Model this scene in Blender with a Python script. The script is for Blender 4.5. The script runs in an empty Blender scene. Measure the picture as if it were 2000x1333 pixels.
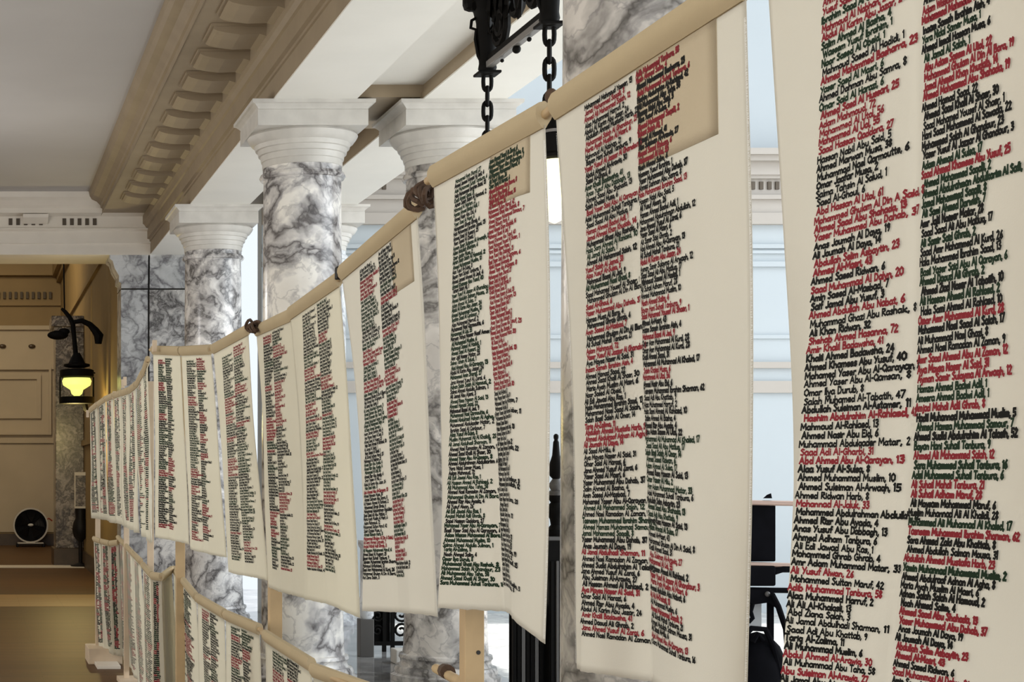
import bpy, bmesh, math, random
import numpy as np

SC = bpy.context.scene
COL = SC.collection
ZC = 1.70                      # eye height
VX, VY, F = -45.0, 925.0, 3200.0   # principal point and focal length in 2000x1333 pixels

# ---------------------------------------------------------------- camera, sky, lights, exposure
cam_d = bpy.data.cameras.new('camera'); cam = bpy.data.objects.new('camera', cam_d); COL.objects.link(cam)
cam.location = (0, 0, ZC); cam.rotation_euler = (math.pi/2, 0, 0)
cam_d.sensor_width = 36.0; cam_d.lens = F/2000*36
cam_d.shift_x = (1000-VX)/2000; cam_d.shift_y = (VY-666.5)/2000
cam_d.clip_start = 0.05; cam_d.clip_end = 200
SC.camera = cam
w = bpy.data.worlds.new('world'); SC.world = w; w.use_nodes = True
w.node_tree.nodes['Background'].inputs[0].default_value = (0.86, 0.93, 1.0, 1)
w.node_tree.nodes['Background'].inputs[1].default_value = 0.5

def area(name, loc, target, sx, sy, energy, color=(1, 1, 1)):
    l = bpy.data.lights.new(name, 'AREA'); l.shape = 'RECTANGLE'; l.size = sx; l.size_y = sy
    l.energy = energy; l.color = color
    o = bpy.data.objects.new(name, l); COL.objects.link(o); o.location = loc
    from mathutils import Vector
    o.rotation_euler = (Vector(target)-Vector(loc)).to_track_quat('-Z', 'Y').to_euler()
    return o
def point(name, loc, energy, color, r=0.1):
    l = bpy.data.lights.new(name, 'POINT'); l.energy = energy; l.color = color; l.shadow_soft_size = r
    o = bpy.data.objects.new(name, l); COL.objects.link(o); o.location = loc
    return o
area('atrium_skylight', (10.5, 11, 10.5), (9.5, 11, 0), 9, 18, 350, (0.93, 0.97, 1.0))
sun = bpy.data.lights.new('sun', 'SUN'); sun.energy = 2.9; sun.angle = 0.03; sun.color = (1.0, 0.98, 0.95)
so = bpy.data.objects.new('sun', sun); COL.objects.link(so); so.rotation_euler = (math.radians(-8), math.radians(10), 0)
area('gallery_front_fill', (-2.2, -2.5, 2.8), (1.4, 5, 1.4), 3.0, 2.6, 80, (1.0, 0.98, 0.93))  # unseen fill lamp added to light the scroll fronts
area('gallery_side_fill', (-3.8, 9.5, 2.5), (0, 9.5, 2.2), 17, 2.4, 135, (1.0, 0.98, 0.94))  # long unseen fill added so the whole scroll row is lit evenly
area('atrium_side_fill', (17.0, 8, 5.0), (3, 8, 3.0), 14, 6, 620, (0.90, 0.96, 1.0))  # cool unseen fill added to brighten the right sides of the columns
SC.view_settings.view_transform = 'Standard'; SC.view_settings.look = 'None'
SC.view_settings.gamma = 1.0; SC.view_settings.use_curve_mapping = False
SC.view_settings.exposure = 1.08

# ---------------------------------------------------------------- materials
def mat(name, color, rough=0.6, metal=0.0, var=0.0, scale=8.0, bump=0.0, bscale=60.0, trans=0.0, emit=None, estr=0.0, spec=None):
    m = bpy.data.materials.new(name); m.use_nodes = True
    nt = m.node_tree; b = nt.nodes['Principled BSDF']
    b.inputs['Base Color'].default_value = (*color, 1); b.inputs['Roughness'].default_value = rough
    b.inputs['Metallic'].default_value = metal
    if spec is not None: b.inputs['Specular IOR Level'].default_value = spec
    tc = nt.nodes.new('ShaderNodeTexCoord')
    if var > 0:
        n = nt.nodes.new('ShaderNodeTexNoise'); n.inputs['Scale'].default_value = scale; n.inputs['Detail'].default_value = 4
        r = nt.nodes.new('ShaderNodeValToRGB')
        r.color_ramp.elements[0].position = 0.3; r.color_ramp.elements[1].position = 0.7
        r.color_ramp.elements[0].color = (*[c*(1-var) for c in color], 1)
        r.color_ramp.elements[1].color = (*[min(1, c*(1+var*0.6)) for c in color], 1)
        nt.links.new(tc.outputs['Object'], n.inputs['Vector']); nt.links.new(n.outputs['Fac'], r.inputs[0])
        nt.links.new(r.outputs[0], b.inputs['Base Color'])
    if bump > 0:
        n2 = nt.nodes.new('ShaderNodeTexNoise'); n2.inputs['Scale'].default_value = bscale; n2.inputs['Detail'].default_value = 3
        bp = nt.nodes.new('ShaderNodeBump'); bp.inputs['Strength'].default_value = bump; bp.inputs['Distance'].default_value = 0.002
        nt.links.new(tc.outputs['Object'], n2.inputs['Vector']); nt.links.new(n2.outputs['Fac'], bp.inputs['Height'])
        nt.links.new(bp.outputs[0], b.inputs['Normal'])
    if trans > 0:
        t = nt.nodes.new('ShaderNodeBsdfTranslucent'); t.inputs[0].default_value = (*[min(1, c*1.0) for c in color], 1)
        mx = nt.nodes.new('ShaderNodeMixShader'); mx.inputs[0].default_value = trans
        out = nt.nodes['Material Output']
        nt.links.new(b.outputs[0], mx.inputs[1]); nt.links.new(t.outputs[0], mx.inputs[2]); nt.links.new(mx.outputs[0], out.inputs[0])
    if emit:
        b.inputs['Emission Color'].default_value = (*emit, 1); b.inputs['Emission Strength'].default_value = estr
    return m

def marble(name, light, mid, dark, scale=1.6, rough=0.25, bold=1.0):
    m = bpy.data.materials.new(name); m.use_nodes = True
    nt = m.node_tree; N = nt.nodes; L = nt.links; b = N['Principled BSDF']
    b.inputs['Roughness'].default_value = rough
    tc = N.new('ShaderNodeTexCoord')
    mp = N.new('ShaderNodeMapping'); mp.inputs['Rotation'].default_value = (0.5, 0.65, 0.3)
    L.new(tc.outputs['Object'], mp.inputs[0])
    n1 = N.new('ShaderNodeTexNoise'); n1.inputs['Scale'].default_value = scale; n1.inputs['Detail'].default_value = 6
    L.new(mp.outputs[0], n1.inputs['Vector'])
    sub = N.new('ShaderNodeVectorMath'); sub.operation = 'MULTIPLY_ADD'
    sub.inputs[1].default_value = (1.1, 1.1, 1.1)
    L.new(n1.outputs['Color'], sub.inputs[0]); L.new(mp.outputs[0], sub.inputs[2])
    # ridged veins
    n2 = N.new('ShaderNodeTexNoise'); n2.inputs['Scale'].default_value = scale*1.5; n2.inputs['Detail'].default_value = 4; n2.inputs['Roughness'].default_value = 0.55
    L.new(sub.outputs[0], n2.inputs['Vector'])
    s = N.new('ShaderNodeMath'); s.operation = 'SUBTRACT'; s.inputs[1].default_value = 0.5; L.new(n2.outputs['Fac'], s.inputs[0])
    a = N.new('ShaderNodeMath'); a.operation = 'ABSOLUTE'; L.new(s.outputs[0], a.inputs[0])
    r = N.new('ShaderNodeValToRGB'); e = r.color_ramp.elements
    e[0].position = 0.0; e[0].color = (*dark, 1); e[1].position = 0.115; e[1].color = (*light, 1)
    x = r.color_ramp.elements.new(0.018); x.color = (*[0.55*d+0.45*mm for d, mm in zip(dark, mid)], 1)
    x = r.color_ramp.elements.new(0.05); x.color = (*mid, 1)
    L.new(a.outputs[0], r.inputs[0])
    # large clouding
    n3 = N.new('ShaderNodeTexNoise'); n3.inputs['Scale'].default_value = scale*0.9; n3.inputs['Detail'].default_value = 5
    L.new(sub.outputs[0], n3.inputs['Vector'])
    r3 = N.new('ShaderNodeValToRGB'); e = r3.color_ramp.elements
    e[0].position = 0.38; e[0].color = (*[min(1, c*(1-0.52*bold)) for c in (1, .985, .97)], 1); e[1].position = 0.56; e[1].color = (1, 1, 1, 1)
    L.new(n3.outputs['Fac'], r3.inputs[0])
    mx = N.new('ShaderNodeMixRGB'); mx.blend_type = 'MULTIPLY'; mx.inputs[0].default_value = 1
    L.new(r.outputs[0], mx.inputs[1]); L.new(r3.outputs[0], mx.inputs[2])
    # fine secondary veins
    n4 = N.new('ShaderNodeTexNoise'); n4.inputs['Scale'].default_value = scale*4; n4.inputs['Detail'].default_value = 5
    L.new(sub.outputs[0], n4.inputs['Vector'])
    s4 = N.new('ShaderNodeMath'); s4.operation = 'SUBTRACT'; s4.inputs[1].default_value = 0.5; L.new(n4.outputs['Fac'], s4.inputs[0])
    a4 = N.new('ShaderNodeMath'); a4.operation = 'ABSOLUTE'; L.new(s4.outputs[0], a4.inputs[0])
    r4 = N.new('ShaderNodeValToRGB'); e = r4.color_ramp.elements
    e[0].position = 0.0; e[0].color = (0.62, 0.62, 0.64, 1); e[1].position = 0.04; e[1].color = (1, 1, 1, 1)
    L.new(a4.outputs[0], r4.inputs[0])
    mx2 = N.new('ShaderNodeMixRGB'); mx2.blend_type = 'MULTIPLY'; mx2.inputs[0].default_value = 0.8
    L.new(mx.outputs[0], mx2.inputs[1]); L.new(r4.outputs[0], mx2.inputs[2])
    L.new(mx2.outputs[0], b.inputs['Base Color'])
    return m

def wood_floor(name, c1, c2):
    m = bpy.data.materials.new(name); m.use_nodes = True
    nt = m.node_tree; N = nt.nodes; L = nt.links; b = N['Principled BSDF']; b.inputs['Roughness'].default_value = 0.5; b.inputs['Specular IOR Level'].default_value = 0.25
    tc = N.new('ShaderNodeTexCoord')
    br = N.new('ShaderNodeTexBrick'); br.inputs['Scale'].default_value = 1.0
    br.inputs['Brick Width'].default_value = 1.1; br.inputs['Row Height'].default_value = 0.075; br.inputs['Mortar Size'].default_value = 0.002
    br.inputs['Color1'].default_value = (*c1, 1); br.inputs['Color2'].default_value = (*c2, 1); br.inputs['Mortar'].default_value = (*[c*0.45 for c in c1], 1)
    L.new(tc.outputs['Object'], br.inputs['Vector'])
    mp = N.new('ShaderNodeMapping'); mp.inputs['Scale'].default_value = (1.5, 22, 1); L.new(tc.outputs['Object'], mp.inputs[0])
    n = N.new('ShaderNodeTexNoise'); n.inputs['Scale'].default_value = 2; n.inputs['Detail'].default_value = 5; L.new(mp.outputs[0], n.inputs['Vector'])
    r = N.new('ShaderNodeValToRGB'); r.color_ramp.elements[0].color = (0.6, 0.6, 0.6, 1); r.color_ramp.elements[1].color = (1.1, 1.1, 1.1, 1)
    L.new(n.outputs['Fac'], r.inputs[0])
    mx = N.new('ShaderNodeMixRGB'); mx.blend_type = 'MULTIPLY'; mx.inputs[0].default_value = 0.8
    L.new(br.outputs['Color'], mx.inputs[1]); L.new(r.outputs[0], mx.inputs[2]); L.new(mx.outputs[0], b.inputs['Base Color'])
    return m

M = {}
M['plaster'] = mat('shaded_cream_plaster', (0.33, 0.262, 0.178), 0.55, var=0.08, scale=3, spec=0.3)  # cream plaster coloured brown for the shade on the beam faces
M['soffit'] = mat('lit_soffit_plaster', (0.84, 0.83, 0.78), 0.6, var=0.03, scale=2)  # paler copy of the beam plaster; light from below is in the colour
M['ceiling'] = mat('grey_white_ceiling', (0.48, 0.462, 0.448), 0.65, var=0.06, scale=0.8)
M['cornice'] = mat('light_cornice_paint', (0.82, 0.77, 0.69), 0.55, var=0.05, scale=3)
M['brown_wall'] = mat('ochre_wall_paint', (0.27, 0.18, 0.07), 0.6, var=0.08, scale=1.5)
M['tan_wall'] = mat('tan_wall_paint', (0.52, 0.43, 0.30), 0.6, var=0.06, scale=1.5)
M['atrium_wall'] = mat('pale_blue_white_paint', (0.42, 0.462, 0.485), 0.6, var=0.02, scale=1)
M['atrium_trim'] = mat('warm_white_trim', (0.40, 0.365, 0.325), 0.6, var=0.03, scale=2)
M['gap_shade'] = mat('recess_shade', (0.10, 0.08, 0.06), 0.8)  # shade in the gaps between dentils, painted as dark blocks
M['marble'] = marble('veined_marble', (0.90, 0.89, 0.87), (0.56, 0.55, 0.55), (0.14, 0.135, 0.135), 1.5, bold=0.45)
M['marble_b'] = marble('veined_marble_bold', (0.92, 0.895, 0.84), (0.58, 0.565, 0.56), (0.12, 0.11, 0.11), 1.15, bold=0.3)
M['marble_c'] = marble('grey_swirled_marble', (0.78, 0.74, 0.69), (0.50, 0.475, 0.45), (0.14, 0.13, 0.12), 1.3, bold=0.6)
M['marble_brown'] = marble('brown_grey_marble', (0.46, 0.39, 0.32), (0.25, 0.21, 0.17), (0.07, 0.05, 0.04), 3.0)
M['marble_cap'] = mat('pale_grey_capital_marble', (0.60, 0.58, 0.54), 0.45, var=0.10, scale=7, bump=0.1, bscale=30)
M['marble_grey'] = marble('cool_grey_marble', (0.74, 0.76, 0.78), (0.60, 0.62, 0.64), (0.25, 0.25, 0.27), 1.2, bold=0.3)
M['joint'] = mat('dark_marble_joint', (0.03, 0.028, 0.025), 0.8)
M['floor_marble'] = marble('polished_grey_floor', (0.40, 0.40, 0.40), (0.32, 0.32, 0.32), (0.2, 0.2, 0.2), 1.0, rough=0.08, bold=0.3)
M['floor_pale'] = marble('pale_atrium_floor', (0.70, 0.69, 0.67), (0.66, 0.65, 0.62), (0.52, 0.52, 0.5), 0.8, rough=0.25, bold=0.1)
M['wood_floor'] = wood_floor('oak_strip_floor', (0.130, 0.062, 0.019), (0.100, 0.047, 0.014))
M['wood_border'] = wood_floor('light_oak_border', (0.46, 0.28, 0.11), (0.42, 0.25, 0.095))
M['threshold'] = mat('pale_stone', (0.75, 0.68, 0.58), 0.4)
M['dark_base'] = mat('dark_wood_trim', (0.07, 0.042, 0.02), 0.4, var=0.2, scale=6)
def cloth(name, c, tr): return mat(name, c, 0.95, var=0.035, scale=5, bump=0.25, bscale=420, trans=tr, spec=0.08)
M['cloth'] = cloth('muslin_cloth', (0.76, 0.725, 0.65), 0.60)
M['cloth_b'] = cloth('muslin_cloth_warm', (0.79, 0.75, 0.645), 0.60)
M['sleeve'] = cloth('muslin_sleeve_doubled_shade', (0.50, 0.405, 0.26), 0.05)  # tan tint stands for the shade of doubled cloth against the light
M['patch'] = cloth('muslin_patch_doubled_shade', (0.56, 0.475, 0.34), 0.10)  # same muslin, tinted darker where doubling blocks the light behind
M['thread'] = cloth('white_cotton_threads', (0.90, 0.89, 0.85), 0.3)
M['ink_black'] = mat('black_marker_ink', (0.010, 0.010, 0.009), 0.7, spec=0.1)
M['ink_green'] = mat('dark_green_marker_ink', (0.014, 0.030, 0.016), 0.7, spec=0.1)
M['ink_red'] = mat('red_marker_ink', (0.22, 0.022, 0.030), 0.7, spec=0.1)
M['pine'] = mat('raw_pine', (0.48, 0.34, 0.18), 0.6, var=0.12, scale=9)
M['pine_light'] = mat('pale_raw_pine', (0.62, 0.49, 0.35), 0.6, var=0.08, scale=9)
M['rope'] = mat('brown_jute', (0.075, 0.042, 0.024), 0.9, var=0.3, scale=60, bump=0.5, bscale=200)
M['iron'] = mat('black_wrought_iron', (0.005, 0.0045, 0.004), 0.55, spec=0.08)
M['iron_bar'] = mat('grey_iron_bar', (0.22, 0.21, 0.20), 0.4, metal=0.3)
M['iron_grey'] = mat('worn_iron_bar', (0.10, 0.095, 0.09), 0.4, metal=0.3)
M['globe'] = mat('lit_frosted_glass', (0.95, 0.9, 0.6), 0.4, emit=(1.0, 0.93, 0.55), estr=0.62)
M['globe_far'] = mat('lit_yellow_glass', (0.9, 0.85, 0.4), 0.4, emit=(0.95, 1.0, 0.22), estr=0.5)
M['fan_rim'] = mat('grey_white_plastic', (0.55, 0.52, 0.47), 0.5)
M['fan_dark'] = mat('black_plastic', (0.008, 0.007, 0.008), 0.5, spec=0.2)
M['fan_hub'] = mat('pale_hub_badge', (0.6, 0.6, 0.58), 0.4)
M['copper'] = mat('copper_rail', (0.50, 0.36, 0.30), 0.35, metal=0.6)
M['black_cloth'] = mat('black_nylon', (0.004, 0.004, 0.006), 0.9, var=0.3, scale=20, spec=0.1)
M['paper'] = mat('grey_white_paper', (0.72, 0.74, 0.76), 0.8)

# ---------------------------------------------------------------- helpers
def P(x, y, D): return ((x-VX)*D/F, D, ZC+(VY-y)*D/F)
def XW(x, D): return (x-VX)*D/F
def mk(name, verts, faces, m, parent=None, smooth=False):
    me = bpy.data.meshes.new(name); me.from_pydata(verts, [], faces); me.update()
    if smooth: me.polygons.foreach_set('use_smooth', [True]*len(me.polygons))
    if m: me.materials.append(M[m] if isinstance(m, str) else m)
    o = bpy.data.objects.new(name, me); COL.objects.link(o)
    if parent: o.parent = parent
    return o
def empty(name, label, cat, loc=(0, 0, 0), group=None):
    o = bpy.data.objects.new(name, None); COL.objects.link(o); o.location = loc; o.empty_display_size = 0.1
    o['label'] = label; o['category'] = cat
    if group: o['group'] = group
    return o
class MB:
    def __init__(s): s.v = []; s.f = []
    def add(s, v, f):
        n = len(s.v); s.v += [tuple(p) for p in v]; s.f += [tuple(i+n for i in q) for q in f]; return s
    def box(s, x0, x1, y0, y1, z0, z1):
        return s.add([(x0, y0, z0), (x1, y0, z0), (x1, y1, z0), (x0, y1, z0), (x0, y0, z1), (x1, y0, z1), (x1, y1, z1), (x0, y1, z1)],
                     [(0, 3, 2, 1), (4, 5, 6, 7), (0, 1, 5, 4), (1, 2, 6, 5), (2, 3, 7, 6), (3, 0, 4, 7)])
    def lathe(s, prof, n=24, c=(0, 0, 0), cap=True):
        v = []; f = []
        for r, z in prof:
            for k in range(n):
                a = 2*math.pi*k/n; v.append((c[0]+r*math.cos(a), c[1]+r*math.sin(a), c[2]+z))
        for i in range(len(prof)-1):
            for k in range(n):
                k2 = (k+1) % n; f.append((i*n+k, i*n+k2, (i+1)*n+k2, (i+1)*n+k))
        if cap: f.append(tuple(reversed(range(n)))); f.append(tuple((len(prof)-1)*n+k for k in range(n)))
        return s.add(v, f)
    def tube(s, pts, r, n=8, closed=False):
        pts = [np.array(p, float) for p in pts]; m = len(pts)
        rs = r if isinstance(r, (list, tuple)) else [r]*m
        v = []; f = []; prev = None
        for i, p in enumerate(pts):
            if closed: t = pts[(i+1) % m]-pts[i-1]
            else: t = pts[min(i+1, m-1)]-pts[max(i-1, 0)]
            t = t/(np.linalg.norm(t)+1e-9)
            if prev is None:
                up = np.array((0, 0, 1.)) if abs(t[2]) < 0.9 else np.array((1., 0, 0))
                a = np.cross(t, up)
            else: a = prev-t*np.dot(prev, t)
            a /= np.linalg.norm(a)+1e-9; prev = a; b = np.cross(t, a)
            for k in range(n):
                q = 2*math.pi*k/n; v.append(tuple(p+rs[i]*(a*math.cos(q)+b*math.sin(q))))
        rng = m if closed else m-1
        for i in range(rng):
            j = (i+1) % m
            for k in range(n):
                k2 = (k+1) % n; f.append((i*n+k, i*n+k2, j*n+k2, j*n+k))
        if not closed: f.append(tuple(reversed(range(n)))); f.append(tuple((m-1)*n+k for k in range(n)))
        return s.add(v, f)
    def prism_y(s, prof, y0, y1, y0s=None):
        """closed profile in (x, z), extruded along y"""
        n = len(prof)
        v = [(x, y0, z) for x, z in prof]+[(x, y1, z) for x, z in prof]
        f = [(i, (i+1) % n, n+(i+1) % n, n+i) for i in range(n)]
        f += [tuple(reversed(range(n))), tuple(range(n, 2*n))]
        return s.add(v, f)
    def prism_x(s, prof, x0, x1):
        """closed profile in (y, z), extruded along x"""
        n = len(prof)
        v = [(x0, y, z) for y, z in prof]+[(x1, y, z) for y, z in prof]
        f = [((i+1) % n, i, n+i, n+(i+1) % n) for i in range(n)]
        f += [tuple(range(n)), tuple(reversed(range(n, 2*n)))]
        return s.add(v, f)
    def ball(s, c, r, sx=1, sy=1, sz=1, n=12):
        prof = [(max(1e-4, math.sin(math.pi*i/8)), -math.cos(math.pi*i/8)) for i in range(9)]
        m = MB().lathe(prof, n)
        return s.add([(c[0]+x*r*sx, c[1]+y*r*sy, c[2]+z*r*sz) for x, y, z in m.v], m.f)
    def build(s, name, m, parent=None, smooth=False, bevel=0.0, fixn=True):
        o = mk(name, s.v, s.f, m, parent, smooth)
        if fixn:
            bm = bmesh.new(); bm.from_mesh(o.data); bmesh.ops.recalc_face_normals(bm, faces=bm.faces); bm.to_mesh(o.data); bm.free()
        if smooth: 
            try: o.data.set_sharp_from_angle(angle=math.radians(38))
            except Exception: pass
        if bevel > 0:
            b = o.modifiers.new('bevel', 'BEVEL'); b.width = bevel; b.segments = 2; b.limit_method = 'ANGLE'
        return o
def structure(o): o['kind'] = 'structure'; return o

# ---------------------------------------------------------------- setting
BZ = 2.99+ZC      # underside of the beams
CZ = 3.75+ZC      # gallery ceiling
DF = 38.6         # far wall
structure(MB().box(-4, 2.25, -4, DF+0.2, -0.1, 0).build('floor', 'wood_floor'))
structure(MB().box(2.25, 4.4, -4, 24, -0.1, 0).build('floor_marble', 'floor_marble'))
structure(MB().box(4.4, 18, -4, 24, -0.1, 0).build('floor_marble', 'floor_pale'))
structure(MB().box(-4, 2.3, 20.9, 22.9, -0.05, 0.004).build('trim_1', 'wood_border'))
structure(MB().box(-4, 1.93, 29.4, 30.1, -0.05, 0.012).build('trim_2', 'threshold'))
structure(MB().box(-4, 1.55, -4, 22.4, CZ, CZ+0.15).build('ceiling', 'ceiling'))
structure(MB().box(-4.2, -4, -4, DF+0.2, 0, CZ+2).build('wall_left', 'tan_wall'))

# long entablature on the row of columns: fascia, soffit board, corona, crown
prof = [(2.36, BZ), (2.36, BZ+0.16), (2.345, BZ+0.165), (2.345, BZ+0.19), (2.315, BZ+0.20), (2.315, BZ+0.34), (2.295, BZ+0.35), (2.27, BZ+0.385),
        (2.25, BZ+0.40), (2.25, BZ+0.51), (1.69, BZ+0.51), (1.68, BZ+0.50), (1.68, BZ+0.565), (1.66, BZ+0.575), (1.65, BZ+0.60), (1.60, BZ+0.64),
        (1.53, BZ+0.665), (1.50, BZ+0.70), (1.485, CZ+0.005), (1.485, CZ+0.12), (3.02, CZ+0.12), (3.02, BZ+0.02), (2.36+0.002, BZ+0.0)]
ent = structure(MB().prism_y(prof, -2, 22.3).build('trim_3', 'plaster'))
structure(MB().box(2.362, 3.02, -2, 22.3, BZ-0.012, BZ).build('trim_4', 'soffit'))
mod_me = None
k = 0
y = 9.7
while y < 21.0:
    if mod_me is None:
        b = MB()
        pm = [(2.27, BZ+0.505), (1.85, BZ+0.505), (1.84, BZ+0.47), (1.87, BZ+0.455), (1.93, BZ+0.44), (2.05, BZ+0.425), (2.20, BZ+0.43), (2.27, BZ+0.405)]
        b.prism_y(pm, 0, 0.46)
        # cap moulding round the bracket
        b.box(1.82, 2.27, -0.02, 0.48, BZ+0.487, BZ+0.508)
        o = b.build('modillion', 'plaster', ent); mod_me = o.data
    else:
        o = bpy.data.objects.new('modillion', mod_me); COL.objects.link(o); o.parent = ent
    o.location = (0, y, 0); y += 0.76
# cross entablature over the gallery
yb = 22.3
profc = [(yb, BZ), (yb, BZ+0.13), (yb-0.03, BZ+0.14), (yb-0.03, BZ+0.30), (yb-0.10, BZ+0.32), (yb-0.10, BZ+0.335), (yb-0.06, BZ+0.345), (yb-0.06, BZ+0.50),
         (yb-0.30, BZ+0.51), (yb-0.30, BZ+0.57), (yb-0.36, BZ+0.60), (yb-0.44, BZ+0.66), (yb-0.50, BZ+0.69), (yb-0.52, CZ), (yb-0.52, CZ+0.1), (yb+1.0, CZ+0.1), (yb+1.0, BZ)]
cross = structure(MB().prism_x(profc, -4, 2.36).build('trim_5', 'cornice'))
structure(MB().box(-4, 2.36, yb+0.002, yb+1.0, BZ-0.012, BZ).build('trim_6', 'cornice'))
for g0 in (0.43, 1.16, -0.30, -1.03):
    for q in range(5):
        o = MB().box(g0+q*0.103, g0+q*0.103+0.05, yb-0.075, yb-0.05, BZ+0.38, BZ+0.47).build('dentil_gap_shade', 'gap_shade', cross)  # dark block coloured as the shaded gap beside a dentil
# bracket over the first dentil group
MB().prism_x([(yb-0.06, BZ+0.50), (yb-0.28, BZ+0.50), (yb-0.26, BZ+0.455), (yb-0.06, BZ+0.39)], 0.62, 0.96).build('modillion', 'cornice', cross)
# second beam and the ceiling strip between the beams
prof2 = [(3.55, BZ), (3.55, BZ+0.05), (3.57, BZ+0.055), (3.57, BZ+0.35), (4.21, BZ+0.35), (4.21, BZ)]
structure(MB().prism_y(prof2, -2, 19.6).build('trim_7', 'plaster'))
structure(MB().box(3.552, 4.21, -2, 19.6, BZ-0.012, BZ).build('trim_8', 'soffit'))
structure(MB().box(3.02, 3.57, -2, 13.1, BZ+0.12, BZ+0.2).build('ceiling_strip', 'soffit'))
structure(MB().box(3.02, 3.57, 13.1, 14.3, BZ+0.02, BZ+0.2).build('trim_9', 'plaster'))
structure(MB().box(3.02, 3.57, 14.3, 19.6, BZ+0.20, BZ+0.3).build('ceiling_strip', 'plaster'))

# marble-clad wall end at the far end of the column row
pil = empty('marble_pilaster', 'grey veined marble wall end with a moulded capital slab, behind the far column', 'pilaster', (2.5, 22.4, 0))
pil.location = (0, 0, 0)
capp = [(0.0, 2.53), (0.0, 2.60), (0.03, 2.62), (0.03, 2.70), (0.09, 2.80), (0.12, 2.90), (0.16, 2.93), (0.16, 2.99)]
for (x0, x1, left, nm) in ((1.97, 2.335, True, 'capital_slab'), (2.36, 3.45, False, 'capital_slab')):
    b = MB()
    for i in range(len(capp)-1):
        (d0, z0), (d1, z1) = capp[i], capp[i+1]
        if z1 <= z0: continue
        xa, xb = (x0-d0 if left else x0), (x0-d1 if left else x0)
        ya, yb2 = 22.38-d0*0.25, 22.38-d1*0.25
        b.add([(xa, ya, ZC+z0), (x1, ya, ZC+z0), (x1, 23.0, ZC+z0), (xa, 23.0, ZC+z0), (xb, yb2, ZC+z1), (x1, yb2, ZC+z1), (x1, 23.0, ZC+z1), (xb, 23.0, ZC+z1)],
              [(0, 3, 2, 1), (4, 5, 6, 7), (0, 1, 5, 4), (1, 2, 6, 5), (2, 3, 7, 6), (3, 0, 4, 7)])
    b.build(nm, 'marble_grey', pil)
MB().box(1.97, 2.335, 22.40, 23.0, 0.3, ZC+2.51).build('marble_panel', 'marble_grey', pil)
MB().box(2.36, 3.45, 22.40, 23.0, 0.3, ZC+2.51).build('marble_panel', 'marble', pil)
MB().box(1.98, 3.44, 22.43, 22.98, 0.05, BZ-0.02).build('joint_core', 'joint', pil)
MB().box(1.90, 3.45, 22.30, 23.0, 0.0, 0.3).build('plinth', 'marble_grey', pil)

# corridor beyond: right wall, far wall
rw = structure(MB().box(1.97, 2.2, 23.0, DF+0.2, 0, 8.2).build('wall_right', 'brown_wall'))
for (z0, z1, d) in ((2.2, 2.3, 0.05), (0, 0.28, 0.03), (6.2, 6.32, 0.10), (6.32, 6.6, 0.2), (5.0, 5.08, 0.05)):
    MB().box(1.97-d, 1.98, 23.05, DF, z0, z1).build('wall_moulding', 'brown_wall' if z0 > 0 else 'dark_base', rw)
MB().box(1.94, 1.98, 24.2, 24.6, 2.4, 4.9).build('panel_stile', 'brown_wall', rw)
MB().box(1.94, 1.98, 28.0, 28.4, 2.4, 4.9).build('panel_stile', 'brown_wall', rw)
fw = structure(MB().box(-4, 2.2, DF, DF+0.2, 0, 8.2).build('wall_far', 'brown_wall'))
structure(MB().box(-4, 2.2, 23.2, DF+0.2, 8.2, 8.4).build('ceiling_far', 'brown_wall'))
def zf(y): return ZC+(VY-y)*DF/F
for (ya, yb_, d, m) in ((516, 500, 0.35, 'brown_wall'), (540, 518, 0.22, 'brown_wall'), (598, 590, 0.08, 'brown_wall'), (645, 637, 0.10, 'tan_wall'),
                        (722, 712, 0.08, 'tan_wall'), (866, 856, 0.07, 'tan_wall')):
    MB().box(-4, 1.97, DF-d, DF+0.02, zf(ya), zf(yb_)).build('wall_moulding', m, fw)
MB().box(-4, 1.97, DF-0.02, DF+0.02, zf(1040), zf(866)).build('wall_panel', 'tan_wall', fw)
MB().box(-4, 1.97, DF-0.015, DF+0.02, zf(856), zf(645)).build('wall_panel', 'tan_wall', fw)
b = MB()
xx = -0.6
while xx < 1.72:
    b.box(xx, xx+0.06, DF-0.07, DF+0.02, zf(584), zf(571)); xx += 0.135
b.build('dentil_band', 'gap_shade', fw)['kind'] = 'stuff'
# framed panel on the far wall
def frame(x0, x1, z0, z1, wd, d, nm, m, par, ydepth):
    b = MB(); b.box(x0, x0+wd, ydepth-d, ydepth+0.02, z0, z1); b.box(x1-wd, x1, ydepth-d, ydepth+0.02, z0, z1)
    b.box(x0+wd, x1-wd, ydepth-d, ydepth+0.02, z1-wd, z1); b.box(x0+wd, x1-wd, ydepth-d, ydepth+0.02, z0, z0+wd)
    return b.build(nm, m, par)
frame(-2.0, XW(80, DF), zf(818), zf(733), 0.10, 0.06, 'panel_moulding', 'tan_wall', fw, DF-0.015)
frame(-2.2, XW(100, DF), zf(850), zf(718), 0.06, 0.09, 'panel_moulding', 'tan_wall', fw, DF-0.015)
for xx in (5, 62):
    MB().ball((XW(xx, DF), DF-0.05, zf(677)), 0.07, 1.2, 0.6, 0.7).build('carved_boss', 'dark_base', fw)
structure(MB().box(-4, 1.97, DF-0.06, DF+0.02, 0, zf(1043)).build('baseboard_far', 'dark_base'))
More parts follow.
